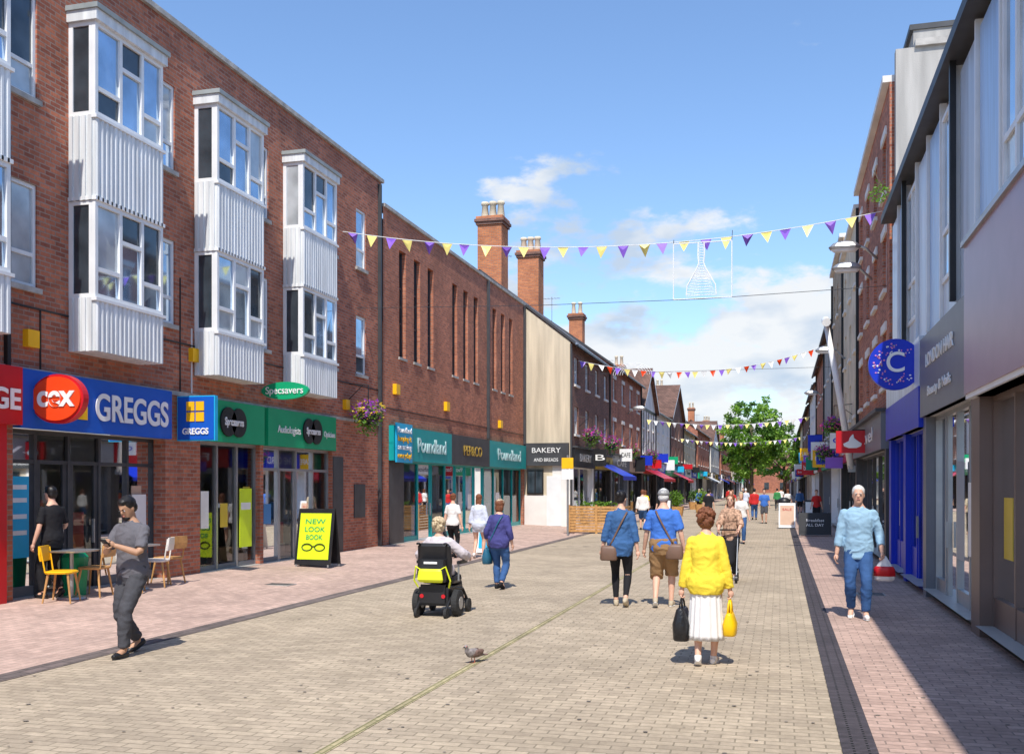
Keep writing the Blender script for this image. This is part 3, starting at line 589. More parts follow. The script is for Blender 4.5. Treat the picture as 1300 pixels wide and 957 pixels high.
g=G('parking_sign_post',(-7.6,36.2,0)); g.add('post',MMETAL,tube([(0,0,0),(0,0,3.0)],.04,8)); g.box('plate',MYEL,-.22,.22,-.05,-.041,2.5,2.9); g.box('plate',MWHT,-.22,.22,-.05,-.041,2.1,2.48); g.done()
g=G('cctv_camera_mast',(2.2,33.4,0)); g.add('pole',MWHT,tube([(0,0,2.4),(-.35,-.2,4.6),(-.8,-.5,7.0)],[.11,.1,.08],12),True); g.add('camera',MWHT,tube([(-.8,-.9,6.95),(-.8,-.3,7.1)],.13,12)); g.box('bracket',MMETAL,-.1,.2,-.1,.1,2.3,2.5); g.done()
def lamp(x,y,z,l=1.0,wall=2.4):
    g=G('wall_street_lamp',(x,y,z)); s=1 if wall>x else -1
    g.add('arm',MMETAL,tube([(wall-x,0,-.3),(wall-x-s*.3,0,.0),(s*.2,0,.12)],.035,8),True)
    g.add('head',MMETAL,erings([(0,0,.0,.36,.15),(0,0,.06,.40,.17),(0,0,.15,.3,.13),(0,0,.2,.15,.08)],18,3)); g.add('lens',MWHT,erings([(0,0,-.06,.28,.11),(0,0,.0,.34,.14)],18,3)); g.done()
lamp(1.6,26.8,7.9); lamp(1.75,28.4,7.7); lamp(1.7,40,7.0); lamp(1.7,58,7.0); lamp(-8.2,60,6.5,wall=-8.9)
# ------------------------------------------------------------------ bunting
def bunting(a,b,sag,n,cols,sz,name='bunting'):
    a=Vector(a);b=Vector(b); g=G(name)
    def P(t): p=a.lerp(b,t); p.z-=4*sag*t*(1-t); return p
    g.add('cord',MWHT,tube([P(i/30) for i in range(31)],.010,5))
    rnd=random.Random(n)
    for i in range(n):
        t=(i+.5)/n+rnd.uniform(-.1,.1)/n; dt=sz*.5/(b-a).length; p0=P(t-dt);p1=P(t+dt); m=P(t)+Vector((rnd.uniform(-.06,.06),rnd.uniform(-.14,.14),-sz*rnd.uniform(.9,1.15))); mm=(p0+p1)/2+Vector((0,rnd.uniform(-.03,.03),-sz*.4))
        g.add('flags',cols[i%len(cols)],([p0,mm,m,p1],[(0,1,3),(0,2,1),(1,2,3)]))
    g.done()
bunting((-10.95,23.8,8.45),(2.4,25.6,8.5),.62,27,[MPURP,MCRY],.28)
bunting((-8.85,44.5,7.55),(2.4,50,8.7),.9,30,[MPURP,MCRY,MWHT,MORG],.30)
bunting((-8.85,68,6.4),(2.4,70,6.6),.5,26,[MCRY,MWHT,MPURP],.32)
bunting((-8.85,92,6.2),(2.4,94,6.4),.5,26,[MCRY,MWHT,MPURP],.32)
g=G('hanging_light_motif')
def on(x,z): return (x,24.6,z)
fx0,fx1,z0,z1=-2.52,-1.12,6.42,7.78
for a,b in (((fx0,z0),(fx0,z1)),((fx1,z0),(fx1,z1)),((fx0,z0),(fx1,z0)),((fx0,z1),(fx1,z1))): g.add('frame',MWHT,tube([on(*a),on(*b)],.014,5))
cx=-1.85; out=[(.07,0),(.08,-.3),(.06,-.5),(.10,-.62),(.2,-.8),(.34,-1.05),(.36,-1.28)]
for s in (-1,1): g.add('motif',MWHT,tube([on(cx+s*a,z1+b) for a,b in out],.016,5))
for k in range(20):
    b=-.04-k*.064
    w=.07 if b>-.5 else .06+(-.5-b)*.4
    g.add('motif',MWHT,tube([on(cx-w,z1+b),on(cx+w,z1+b-.04)],.007,4)); g.add('motif',MWHT,tube([on(cx+w,z1+b),on(cx-w,z1+b-.05)],.006,4))
g.add('cable',MDK,tube([(-10.95,24.6,6.6),(-6,24.6,6.44),(-1.8,24.6,6.40),(2.4,24.6,6.5)],.007,4))
g.add('cable',MDK,tube([(fx0,24.6,z1),(fx0,24.7,7.9)],.008,4)); g.add('cable',MDK,tube([(fx1,24.6,z1),(fx1,24.9,8.1)],.008,4)); g.done()
g=G('hanging_light_motif')
for k in range(5): g.add('motif',MWHT,tube([(-6.6+.9*math.cos(a*.1257)*(1-k*.12),46,7.0+.55*math.sin(a*.1257)*(1-k*.1)) for a in range(26)],.012,4))
g.add('cable',MDK,tube([(-8.9,46,7.1),(2.4,46,7.1)],.008,4)); g.done()
# ------------------------------------------------------------------ chairs / tables
def chair(x,y,rot,seatm):
    g=G('cafe_chair',(x,y,zl(x)),rot)
    g.add('seat',seatm,erings([(0,0,.43,.21,.2),(0,0,.455,.22,.21),(0,0,.47,.2,.19)],16,4))
    for sx in (-1,1):
        for sy in (-1,1): g.add('legs',MWOOD,tube([(sx*.15,sy*.14,.44),(sx*.21,sy*.2,0)],[.02,.013],8))
        g.add('back',seatm,tube([(sx*.16,-.18,.45),(sx*.18,-.24,.82)],.012,6))
    g.add('back',seatm,erings([(0,-.235,.62,.2,.02),(0,-.25,.72,.21,.022),(0,-.26,.84,.19,.02)],16,4)); g.done()
def table(x,y):
    g=G('cafe_table',(x,y,zl(x))); g.add('top',MMETAL,erings([(0,0,.72,.33,.33),(0,0,.745,.34,.34)],24,4)); g.add('leg',MMETAL,tube([(0,0,.02),(0,0,.72)],.03,8)); g.add('base',MMETAL,erings([(0,0,0,.22,.22),(0,0,.03,.2,.2)],20)); g.done()
chair(-10.35,12.6,R(-70),MYEL); chair(-10.4,13.4,R(100),MWOOD); table(-10.5,13.0); chair(-10.25,14.1,R(-60),PROD[7]); table(-10.45,14.5); chair(-10.4,15.0,R(110),PROD[7]); chair(-10.5,15.5,R(80),MWOOD)
g=G('rubbish_bin',(-10.72,13.35,zl(-10.72))); g.add('body',MGRN,erings([(0,0,0,.14,.14),(0,0,.6,.17,.17),(0,0,.66,.13,.13)],16,4)); g.done()
# ------------------------------------------------------------------ people
def remesh(parts,vox,smooth=4,disp=0,freq=14):
    v=[];f=[]
    for a,b in parts: o=len(v); v+= [tuple(q) for q in a]; f+=[tuple(i+o for i in q) for q in b]
    me=bpy.data.meshes.new('t'); me.from_pydata(v,[],f); o=bpy.data.objects.new('t',me); scn.collection.objects.link(o)
    bm=bmesh.new(); bm.from_mesh(me); bmesh.ops.recalc_face_normals(bm,faces=bm.faces); bm.to_mesh(me); bm.free()
    r=o.modifiers.new('r','REMESH'); r.mode='VOXEL'; r.voxel_size=vox
    s=o.modifiers.new('s','SMOOTH'); s.iterations=smooth; s.factor=.5
    dg=bpy.context.evaluated_depsgraph_get(); ev=o.evaluated_get(dg); m2=bpy.data.meshes.new_from_object(ev)
    vv=[p.co.copy() for p in m2.vertices]
    if disp:
        nn=[p.normal.copy() for p in m2.vertices]
        def wr(p):
            q=Vector((p.x*freq,p.y*freq,p.z*freq*1.3)); q+=Vector((noise.noise(q*.5),noise.noise(q*.5+Vector((9,0,0))),0))*1.6
            return (1-2*abs(noise.noise(q*.55)))*.8+.35*noise.noise(q*1.7)-.4
        vv=[p+n*disp*wr(p) for p,n in zip(vv,nn)]
    ff=[tuple(p.vertices) for p in m2.polygons]
    bpy.data.objects.remove(o); bpy.data.meshes.remove(me); bpy.data.meshes.remove(m2)
    return vv,ff
def ik(a,b,l1,l2,pole):
    a=Vector(a);b=Vector(b);d=b-a; L=min(d.length,(l1+l2)*.998); dn=d.normalized(); b=a+dn*L
    x=(l1*l1-l2*l2+L*L)/(2*L); h=math.sqrt(max(l1*l1-x*x,0)); p=Vector(pole); p=(p-dn*p.dot(dn)).normalized()
    return a+dn*x+p*h,b
def limb(a,m,b,rt,f0,f1,grow=0,grow1=None,n=9,seg=12):
    grow1=grow if grow1 is None else grow1; pts=[];rr=[]
    for i in range(n+1):
        t=f0+(f1-f0)*i/n
        p=a.lerp(m,t) if t<=1 else m.lerp(b,t-1)
        for (t0,r0),(t1,r1) in zip(rt[:-1],rt[1:]):
            if t0<=t<=t1: r=r0+(r1-r0)*(t-t0)/(t1-t0)
        pts.append(p); rr.append(r+grow+(grow1-grow)*i/n)
    return tube(pts,rr,seg)
LEG=[(0,.088),(.5,.078),(.9,.056),(1,.054),(1.3,.056),(1.7,.04),(2.01,.034)]
ARM=[(0,.048),(.4,.045),(1,.038),(1.25,.038),(2.01,.026)]
TM=[(-.12,.12,.10,0),(-.04,.16,.115,-.012),(.04,.165,.118,-.01),(.12,.150,.108,0),(.22,.147,.106,0),(.34,.165,.118,0),(.42,.175,.112,-.005),(.465,.165,.096,-.01),(.51,.12,.08,-.01),(.545,.075,.068,-.008),(.58,.056,.058,0),(.64,.052,.056,.012)]
def skin(n,c): return mat(n,c,.55,var=.06,vs=8)
SK=skin('skin_fair',(.70,.41,.29)); SK2=skin('skin_tan',(.50,.28,.17)); SKd=skin('lips',(.45,.17,.14))
EYW=flat('eye_white',(.7,.7,.68)); EYD=flat('eye_dark',(.02,.015,.012))
def cloth(n,c,var=.07,vs=14,b=.3): return mat(n,c,.85,var=var,vs=vs,bump=b,bs=110,spec=.2)
def person(name,loc,face,H,pose,o,vox=.014,sk=None,fem=False):
    s=H/1.75; sk=sk or SK; hi=vox<.02
    pel=Vector(pose.get('pel',(0,0,.92))); lean=pose.get('lean',.03); side=pose.get('side',0); bl=o.get('build',1.0)
    up=Vector((math.sin(side),math.sin(lean),math.cos(lean))).normalized(); fw=Vector((0,math.cos(lean),-math.sin(lean)))
    def T(z,dy=0,dx=0): return pel+up*z+fw*dy+Vector((dx,0,0))
    def tor(z):
        for q0,q1 in zip(TM[:-1],TM[1:]):
            if q0[0]<=z<=q1[0]+1e-6:
                t=(z-q0[0])/(q1[0]-q0[0]); r=[q0[k]+(q1[k]-q0[k])*t for k in range(4)]; break
        else: r=list(TM[0] if z<0 else TM[-1]); r[0]=z
        rx,ry=r[1],r[2]
        if fem:
            if z>.38: rx*=.86
            elif .08<z<.3: rx*=.86
            elif z>.3: rx*=.88
            elif z<=.08: rx*=1.04
            if .28<z<.42: ry*=1.06
        if z<.45: rx*=bl; ry*=bl
        return rx,ry,r[3]
    def torso(z0,z1,g0,g1=None,n=14):
        g1=g0 if g1 is None else g1; rs=[]
        for i in range(n+1):
            z=z0+(z1-z0)*i/n; rx,ry,dy=tor(z); c=T(z,dy); g=g0+(g1-g0)*i/n; rs.append((c.x,c.y,c.z,rx+g,ry+g))
        return erings(rs,20)
    sw=.148 if fem else .178
    parts=[torso(-.12,.64,0)]; J={}
    hs=Matrix.Rotation(pose.get('hyaw',0),3,'Z')@Matrix.Rotation(-pose.get('hpitch',0)-lean*.5,3,'X')
    hc=T(.655)+hs@Vector((0,.018,.045))+Vector((0,.01,0))
    for sd,k in ((-1,'l'),(1,'r')):
        hip=pel+Vector((sd*.085*(1.05 if fem else 1)*bl,0,-.03)); ft=Vector(pose.get(k+'f',(sd*.1,0,.08)))
        kn,an=ik(hip,ft,.425,.415,pose.get('kp',(sd*.08,1,0)))
        sh=T(.455,-.005,sd*sw); hd=Vector(pose.get(k+'h',(sd*.27,.03,.80)))
        el,wr=ik(sh,hd,.285,.255,pose.get(k+'ep',(sd*.35,-1,-.1)))
        fy=pose.get(k+'fy',sd*-.12); pit=pose.get(k+'fp',0)
        fd=Matrix.Rotation(fy,3,'Z')@Vector((0,math.cos(pit),-math.sin(pit)))
        J[k]=(hip,kn,an,sh,el,wr,fd)
        parts+= [limb(hip,kn,an,LEG,0,2), limb(sh,el,wr,ARM,0,2), ellip(sh,(.05,.05,.05)), tube([an+Vector((0,0,0)),an+fd*.07+Vector((0,0,-.03)),an+fd*.15+Vector((0,0,-.055))],[.035,.036,.025],10)]
        parts.append(ellip(wr+(wr-el).normalized()*.045,(.028,.036,.045),(wr-el).to_track_quat('Z','Y').to_matrix()))
    HR=[(-.118,.026,.03,.042),(-.105,.042,.048,.034),(-.08,.052,.066,.022),(-.045,.062,.08,.01),(0,.070,.09,0),(.04,.074,.095,-.005),(.075,.068,.086,-.008),(.1,.05,.064,-.01),(.116,.025,.035,-.01)]
    v,f=erings([(0,dy,z,rx,ry) for z,rx,ry,dy in HR],20); parts.append(([hs@q+hc for q in v],f))
    if hi:
        for c,r in (((0,.098,-.018),(.011,.016,.02)),((0,.085,.022),(.03,.014,.01)),((0,.07,-.09),(.02,.018,.015)),((.072,-.005,-.01),(.008,.018,.028)),((-.072,-.005,-.01),(.008,.018,.028))):
            v,f=ellip(c,r,None,10,6); parts.append(([hs@q+hc for q in v],f))
    V=[];F=[];MI=[];mats=[]
    def put(vf,m):
        if m.name not in [q.name for q in mats]: mats.append(m)
        mi=[q.name for q in mats].index(m.name); of=len(V)
        V.extend([Vector(q)*s for q in vf[0]]); F.extend([tuple(i+of for i in q) for q in vf[1]]); MI.extend([mi]*len(vf[1]))
    put(remesh(parts,vox*.75,2),sk)
    if hi:
        for sx in (-1,1):
            for c,r,m in (((sx*.03,.085,.003),(.014,.009,.007),EYW),((sx*.03,.092,.003),(.007,.005,.007),EYD),((sx*.03,.094,.024),(.019,.007,.0045),o.get('browm',o.get('hairm',EYD)))):
                v,f=ellip(c,r,None,8,6); put(([hs@q+hc for q in v],f),m)
        v,f=ellip((0,.092,-.055),(.024,.009,.007),None,10,6); put(([hs@q+hc for q in v],f),SKd)
        for k,sd in (('l',-1),('r',1)):
            hip,kn,an,sh,el,wr,fd=J[k]; d=Vector(pose.get(k+'hd',(wr-el).normalized())).normalized()
            inn=Vector((-sd,0,0)); inn=(inn-d*inn.dot(d)).normalized(); ac=d.cross(inn); curl=pose.get(k+'c',.5)
            if ac.y<0: ac=-ac
            b0=wr+d*.07
            for q,ln,of in ((0,.062,-.027),(1,.07,-.009),(2,.074,.009),(3,.066,.027)):
                p0=b0+ac*of; p=[p0]; ang=0; dd=d
                for j in range(3):
                    ang+=curl*(.5+.35*j); dd=d*math.cos(ang)+inn*math.sin(ang); p.append(p[-1]+dd*ln*(.42,.32,.26)[j])
                put(tube(p,[.0095,.009,.008,.006],7),sk)
            p0=wr+d*.03+ac*.03; p1=p0+ac*.025+d*.022+inn*.01; p2=p1+d*.028+inn*.012; put(tube([p0,p1,p2],[.012,.011,.008],7),sk)
    t=o.get('top')
    if t:
        gr=t.get('g',.014); z0=t.get('hem',-.03); pp=[torso(z0,t.get('neck',.535),t.get('gh',gr+.008),gr*.6)]
        for k in 'lr':
            hip,kn,an,sh,el,wr,fd=J[k]; sl=t.get('sl',.75); pp+=[limb(sh,el,wr,ARM,0,sl,gr*.7,t.get('gs',gr*1.3)),ellip(sh,(.05+gr*.5,)*3)]
        if t.get('collar'): c=T(.54); pp.append(erings([(c.x,c.y,c.z-.03,.085,.08),(c.x,c.y-.005,c.z+.02,.068,.07)],16))
        put(remesh(pp,vox,3,t.get('w',.008)),t['m'])
    b=o.get('bot')
    if b:
        if b.get('skirt') is not None:
            hem=b['skirt']; rs=[]
            for i in range(14):
                z=.10+(hem-.10)*i/13; rx,ry,dy=tor(max(z,-.1)); e=max(0,-z-.02)*b.get('fl',.12); c=T(z if z>-.1 else 0,dy); rs.append((c.x,c.y,c.z if z>-.1 else pel.z+z,rx+.015+e,ry+.015+e*1.1))
            rs.append((rs[-1][0],rs[-1][1],rs[-1][2]+.01,rs[-1][3]-.02,rs[-1][4]-.02))
            put(erings(rs,96,pleat=b.get('pl',.045),np_=15),b['m'])
        else:
            ln=b.get('len',1.93); g0=b.get('g',.012); g1=b.get('g1',.028)
            pp=[torso(-.14,.10,g0+.003)]
            for k in 'lr':
                hip,kn,an,sh,el,wr,fd=J[k]; pp.append(limb(hip,kn,an,LEG,0,ln,g0,g1)); pp.append(ellip(hip,(.09+g0,.1+g0,.1)))
            put(remesh(pp,vox,3,b.get('w',.010),11),b['m'])
    sm=o.get('shoe',MBLK)
    for k in 'lr':
        hip,kn,an,sh,el,wr,fd=J[k]; dn=Vector((0,0,-1)); dn=(dn-fd*dn.dot(fd)).normalized(); sc=.9 if fem else 1
        base=an+dn*.045
        pp=[tube([base-fd*.06,base-fd*.02,base+fd*.05*sc,base+fd*.13*sc,base+fd*.18*sc],[.03,.037,.038,.036,.022],12,1.0)]
        if not o.get('sandal'): pp.append(tube([an+Vector((0,0,.01)),base],[.042,.04],10))
        put(remesh(pp,vox*.7,2),sm)
        put(ellip(base+fd*.055+dn*.028,(.043,.13*sc,.012),fd.to_track_quat('Y','Z').to_matrix()),o.get('sole',sm))
    hm=o.get('hairm',EYD); st=o.get('hair','short'); hp=[]
    def he(c,r): v,f=ellip(c,r,None,14,10); hp.append(([hs@q+hc for q in v],f))
    if st=='short': he((0,-.018,.042),(.084,.1,.09)); he((0,-.05,-.01),(.078,.065,.07)); he((0,.03,.085),(.062,.06,.04))
    if st=='crop': he((0,-.018,.042),(.083,.1,.09)); he((0,-.05,-.005),(.079,.064,.06))
    if st=='curly':
        he((0,-.025,.035),(.10,.108,.095)); he((0,-.05,-.03),(.095,.075,.085))
        rnd=random.Random(3)
        for i in range(60):
            a=rnd.uniform(0,6.28); e=rnd.uniform(-.5,1.3)
            if math.sin(a)*math.cos(e)<.5: he((.095*math.cos(a)*math.cos(e),-.045+.1*math.sin(a)*math.cos(e),.02+.1*math.sin(e)),(.022,.022,.022))
    if st=='bob': he((0,-.02,.035),(.092,.105,.092)); he((0,-.05,-.05),(.088,.065,.1))
    if st=='long': he((0,-.02,.035),(.088,.105,.09)); he((0,-.055,-.08),(.085,.05,.16)); he((0,-.07,-.18),(.075,.035,.1))
    if st=='bun': he((0,-.018,.035),(.083,.102,.09)); he((0,-.045,-.01),(.076,.065,.07)); he((0,-.1,.06),(.045,.04,.045))
    if hp: put(remesh(hp,vox*.7,1,.007 if st in('curly','bob','long') else .004,40),hm)
    if o.get('beard'):
        v,f=ellip((0,.048,-.092),(.044,.05,.032),None,14,10); put(([hs@q+hc for q in v],f),hm)
    if o.get('cap'):
        cm=o['cap']; v,f=erings([(0,-.012,.03,.09,.108),(0,-.012,.06,.088,.105),(0,-.012,.1,.07,.085),(0,-.012,.125,.03,.04)],20); put(([hs@q+hc for q in v],f),cm)
        v,f=erings([(0,.10,.028,.065,.075),(0,.10,.038,.062,.072)],16); put(([hs@q+hc for q in v],f),cm)
    for fn in o.get('extra',[]): fn(put,J,T,tor)
    me=bpy.data.meshes.new(name); me.from_pydata([tuple(q) for q in V],[],F)
    for m in mats: me.materials.append(m)
    me.polygons.foreach_set('material_index',MI); me.polygons.foreach_set('use_smooth',[True]*len(F)); me.update()
    bm=bmesh.new(); bm.from_mesh(me); bmesh.ops.recalc_face_normals(bm,faces=bm.faces); bm.to_mesh(me); bm.free()
    ob=bpy.data.objects.new(name,me); scn.collection.objects.link(ob); ob.location=loc; ob.rotation_euler=(0,0,R(face)); return ob
def handbag(side,m,w=.15,d=.06,h=.26,drop=.22,hm=None,hr=.009):
    def fn(put,J,T,tor):
        wr=J[side][5]; c=wr+Vector((0,.0,-.09))
        z=c.z-drop
        put(erings([(c.x,c.y,z-h,d*.9,w*.85),(c.x,c.y,z-h+.02,d,w),(c.x,c.y,z-h*.5,d*1.1,w*1.02),(c.x,c.y,z-.02,d*.6,w*.95),(c.x,c.y,z,d*.4,w*.9)],24,3.2),m)
        for sx in (-1,1): put(tube([(c.x+sx*.02,c.y-w*.5,z-.02),(c.x+sx*.012,c.y-w*.3,z+drop*.6),(c.x,c.y,z+drop),(c.x+sx*.012,c.y+w*.3,z+drop*.6),(c.x+sx*.02,c.y+w*.5,z-.02)],hr,6),hm or m)
    return fn
def crossbag(sgn,m,bag=True,bz=-.02,bs=1.0):
    def fn(put,J,T,tor):
        for fy in (1,-1):
            pts=[]
            for i in range(9):
                t=i/8; z=.50+(bz+.02-.50)*t; x=-sgn*.10+sgn*.25*t; rx,ry,dy=tor(min(z,.5)); xx=max(-.98,min(.98,x/(rx+.03))); pts.append(T(z,fy*((ry+.032)*math.sqrt(1-xx*xx)+.006)+dy,x))
            put(tube(pts,.014,6,.5),m)
        if bag:
            c=T(bz-.08,-.10,sgn*.17); put(erings([(c.x,c.y,c.z-.12*bs,.11*bs,.05),(c.x,c.y,c.z-.1*bs,.13*bs,.06),(c.x,c.y,c.z+.06*bs,.12*bs,.055),(c.x,c.y,c.z+.1*bs,.10*bs,.035)],20,3.5),m)
    return fn
JEAN=cloth('denim_jeans',(.045,.11,.27),.1,9); DENS=cloth('denim_shirt',(.05,.13,.30),.1,9); LDEN=cloth('light_denim_shirt',(.31,.49,.64),.08,9); GREYT=cloth('grey_tee',(.14,.135,.15)); DGREY=cloth('charcoal_trousers',(.07,.07,.078)); BLKC=cloth('black_cloth',(.018,.018,.021)); WHTC=cloth('white_cloth',(.80,.77,.74),.04)
BLUT=cloth('blue_tee',(.06,.18,.58)); KHAK=cloth('khaki_shorts',(.32,.19,.09)); YELJ=cloth('yellow_jacket',(.90,.68,.06),.04); NAVT=cloth('navy_purple_top',(.065,.065,.22)); REDC=cloth('red_cloth',(.55,.03,.03)); LEOP=cloth('patterned_top',(.45,.28,.19),.7,22); PINK=cloth('pale_top',(.62,.66,.78),.05); GRNC=cloth('green_cloth',(.05,.25,.08)); BEIG=cloth('beige_cloth',(.5,.42,.3))
HB=mat('hair_brown',(.19,.065,.028),.6,var=.4,vs=40,bump=.6,bs=60); HK=mat('hair_black',(.012,.01,.01),.45,var=.3,vs=40); HG=mat('hair_grey',(.66,.65,.63),.6,var=.2,vs=40,bump=.5,bs=60); HBL=mat('hair_blond',(.55,.43,.27),.6,var=.3,vs=40,bump=.5,bs=60)
LEA=mat('leather_tan',(.17,.10,.07),.5,var=.2); BAGB=mat('bag_black',(.018,.018,.02),.3,var=.2,vs=20,bump=.5,bs=25); BAGY=flat('bag_yellow',(.92,.56,.005)); BAGT=flat('bag_teal',(.02,.12,.2))
def stride(a,b,pz=.895,raise_=.05,w=.09):
    return dict(pel=(0,0,pz),lf=(-w,a,.08 if a>=0 else .08+raise_),rf=(w,b,.08 if b>=0 else .08+raise_),lfp=0 if a>=0 else .45,rfp=0 if b>=0 else .45)
def phone(put,J,T,tor):
    m=(J['l'][5]+J['r'][5])/2+Vector((0,.08,.03)); v,f=box_vf(-.037,.037,-.005,.005,-.07,.07); M=Matrix.Rotation(R(-50),3,'X'); put(([M@Vector(q)+m for q in v],f),MBLK)
p=stride(.22,-.18,.895); p.update(lh=(-.05,.30,1.19),rh=(.05,.30,1.18),lep=(-1,-.4,-1),rep=(1,-.4,-1),hpitch=.42,lean=.05,lc=.9,rc=.9,lhd=(.35,.7,.4),rhd=(-.35,.7,.4))
person('man_with_phone',(-6.88,9.5,.004),172,1.78,p,dict(top=dict(m=GREYT,sl=.8,hem=-.07,g=.018,collar=True,w=.011),bot=dict(m=DGREY,g=.012,g1=.026,w=.014),hair='short',hairm=HK,beard=True,shoe=MBLK,sandal=True,extra=[phone],build=1.05),sk=SK2,vox=.011)
p=stride(-.10,.12,.905,.03,.07); p.update(lh=(-.27,.02,.80),rh=(.26,.05,.82),lean=.06,lc=1.1,rc=1.1,hpitch=.1)
person('woman_in_yellow_jacket',(-.74,10.45,.004),-4,1.64,p,dict(top=dict(m=YELJ,sl=1.93,hem=-.12,g=.022,gh=.045,gs=.022,collar=True,w=.009),bot=dict(m=WHTC,skirt=-.62,fl=.07,pl=.05),hair='curly',hairm=HB,shoe=WHTC,build=1.04,extra=[handbag('l',BAGB,.17,.09,.36,.12),handbag('r',BAGY,.13,.07,.25,.16,hr=.012)]),fem=True,vox=.011)
p=stride(.12,-.12,.91,.05,.08); p.update(lh=(-.28,.0,.83),rh=(.25,-.02,.83),hyaw=-.5,lean=.02)
person('woman_in_denim_shirt',(-2.36,15.2,.004),4,1.80,p,dict(top=dict(m=DENS,sl=1.5,hem=-.16,g=.03,gh=.036,gs=.022,collar=True,w=.012),bot=dict(m=BLKC,g=.006,g1=.006,w=.002,len=1.9),hair='bun',hairm=HK,shoe=BEIG,extra=[crossbag(-1,LEA)]),fem=True,vox=.013)
p=stride(-.14,.13,.905,.05,.1); p.update(lh=(-.29,.08,.84),rh=(.30,.02,.84))
person('man_in_blue_shirt',(-1.72,15.3,.004),0,1.83,p,dict(top=dict(m=BLUT,sl=.85,hem=-.10,g=.024,w=.012),bot=dict(m=KHAK,len=1.12,g=.03,g1=.045,w=.014),hair='crop',hairm=HG,cap=flat('cap_grey',(.3,.3,.3)),shoe=BEIG,sole=MWHT,build=1.08,extra=[crossbag(1,LEA,bz=.0)]),vox=.013)
p=stride(.12,-.10,.905,.03,.09); p.update(lh=(-.29,.08,.86),rh=(.27,.04,.83),lean=.02,lc=1.1,hpitch=.0)
def redbag(put,J,T,tor):
    wr=J['l'][5]; c=wr+Vector((-.03,.02,-.07))
    put(erings([(c.x,c.y,c.z-.29,.09,.05),(c.x,c.y,c.z-.26,.13,.07),(c.x,c.y,c.z-.14,.12,.065),(c.x,c.y,c.z-.04,.06,.035),(c.x,c.y,c.z+.03,.018,.015)],26,2.6,pleat=.06,np_=7),WHTC)
    put(erings([(c.x,c.y+.004,c.z-.225,.134,.076),(c.x,c.y+.004,c.z-.13,.126,.072),(c.x,c.y+.004,c.z-.10,.105,.06)],26,2.6,pleat=.06,np_=7),MRED)
person('man_in_light_denim_shirt',(1.06,14.7,.012),176,1.87,p,dict(top=dict(m=LDEN,sl=1.6,hem=-.14,g=.024,gs=.02,collar=True,w=.011),bot=dict(m=JEAN,g=.010,g1=.022,w=.010),hair='crop',hairm=HG,shoe=WHTC,sole=MWHT,extra=[redbag]),vox=.011)
p=stride(.10,-.10,.905,.05,.08); p.update(lh=(-.26,.08,.88),rh=(.25,.05,.86),lean=.05)
person('woman_with_blue_bag',(-4.87,17.2,.004),-3,1.64,p,dict(top=dict(m=NAVT,sl=1.6,hem=-.12,g=.028,gs=.022,w=.012),bot=dict(m=JEAN,g=.014,g1=.022),hair='bob',hairm=HB,cap=BEIG,shoe=BLKC,build=1.08,extra=[handbag('l',BAGT,.15,.08,.3,.02),crossbag(-1,BAGT,False)]),fem=True,vox=.015)
p=stride(.12,-.12,.91); person('woman_in_white_top',(-8.05,24.1,zl(-8.05)),-5,1.66,p,dict(top=dict(m=WHTC,sl=.7,hem=-.05),bot=dict(m=BLKC,g=.006,g1=.006),hair='bun',hairm=HB,shoe=BLKC,extra=[handbag('l',BAGB,.12,.05,.2,.05)]),fem=True,vox=.018)
p=stride(-.12,.12,.91); person('woman_in_shorts',(-7.45,24.4,zl(-7.45)),0,1.66,p,dict(top=dict(m=PINK,sl=1.6,hem=-.10,g=.022),bot=dict(m=PINK,len=.4,g=.016,g1=.022),hair='long',hairm=HB,shoe=WHTC),fem=True,vox=.018)
p=stride(.08,-.08,.91); p.update(lh=(-.3,.05,.85),rh=(.2,.25,1.05)); person('shop_worker',(-10.72,12.85,.15),80,1.72,p,dict(top=dict(m=BLKC,sl=.8),bot=dict(m=BLKC),hair='short',hairm=HK),vox=.018)
p=stride(.1,-.1,.91); p.update(lh=(-.2,.35,1.0),rh=(.2,.35,1.0)); person('woman_in_patterned_top',(-.95,20.4,.004),175,1.70,p,dict(top=dict(m=LEOP,sl=1.2,hem=-.15,g=.026,w=.012),bot=dict(m=BLKC,g=.012,g1=.02),hair='long',hairm=HB,shoe=WHTC),fem=True,vox=.018)
g=G('pushchair',(-1.0,19.7,.004))
for x in (-.2,.2):
    for y,r in ((-.3,.08),(.28,.12)): g.add('wheels',MBLK,tube([(x-.02,y,r),(x+.02,y,r)],r,18))
    g.add('frame',MMETAL,tube([(x,-.3,.1),(x,.1,.55),(x,.5,.98)],.012,6)); g.add('frame',MMETAL,tube([(x,.28,.13),(x,.05,.5)],.012,6))
g.add('seat',BLKC,erings([(0,0,.3,.14,.2),(0,.05,.42,.17,.22),(0,.15,.66,.17,.12),(0,.14,.78,.12,.08)],16,3),True); g.add('handle',BLKC,tube([(-.2,.5,.98),(.2,.5,.98)],.016,6)); g.done()
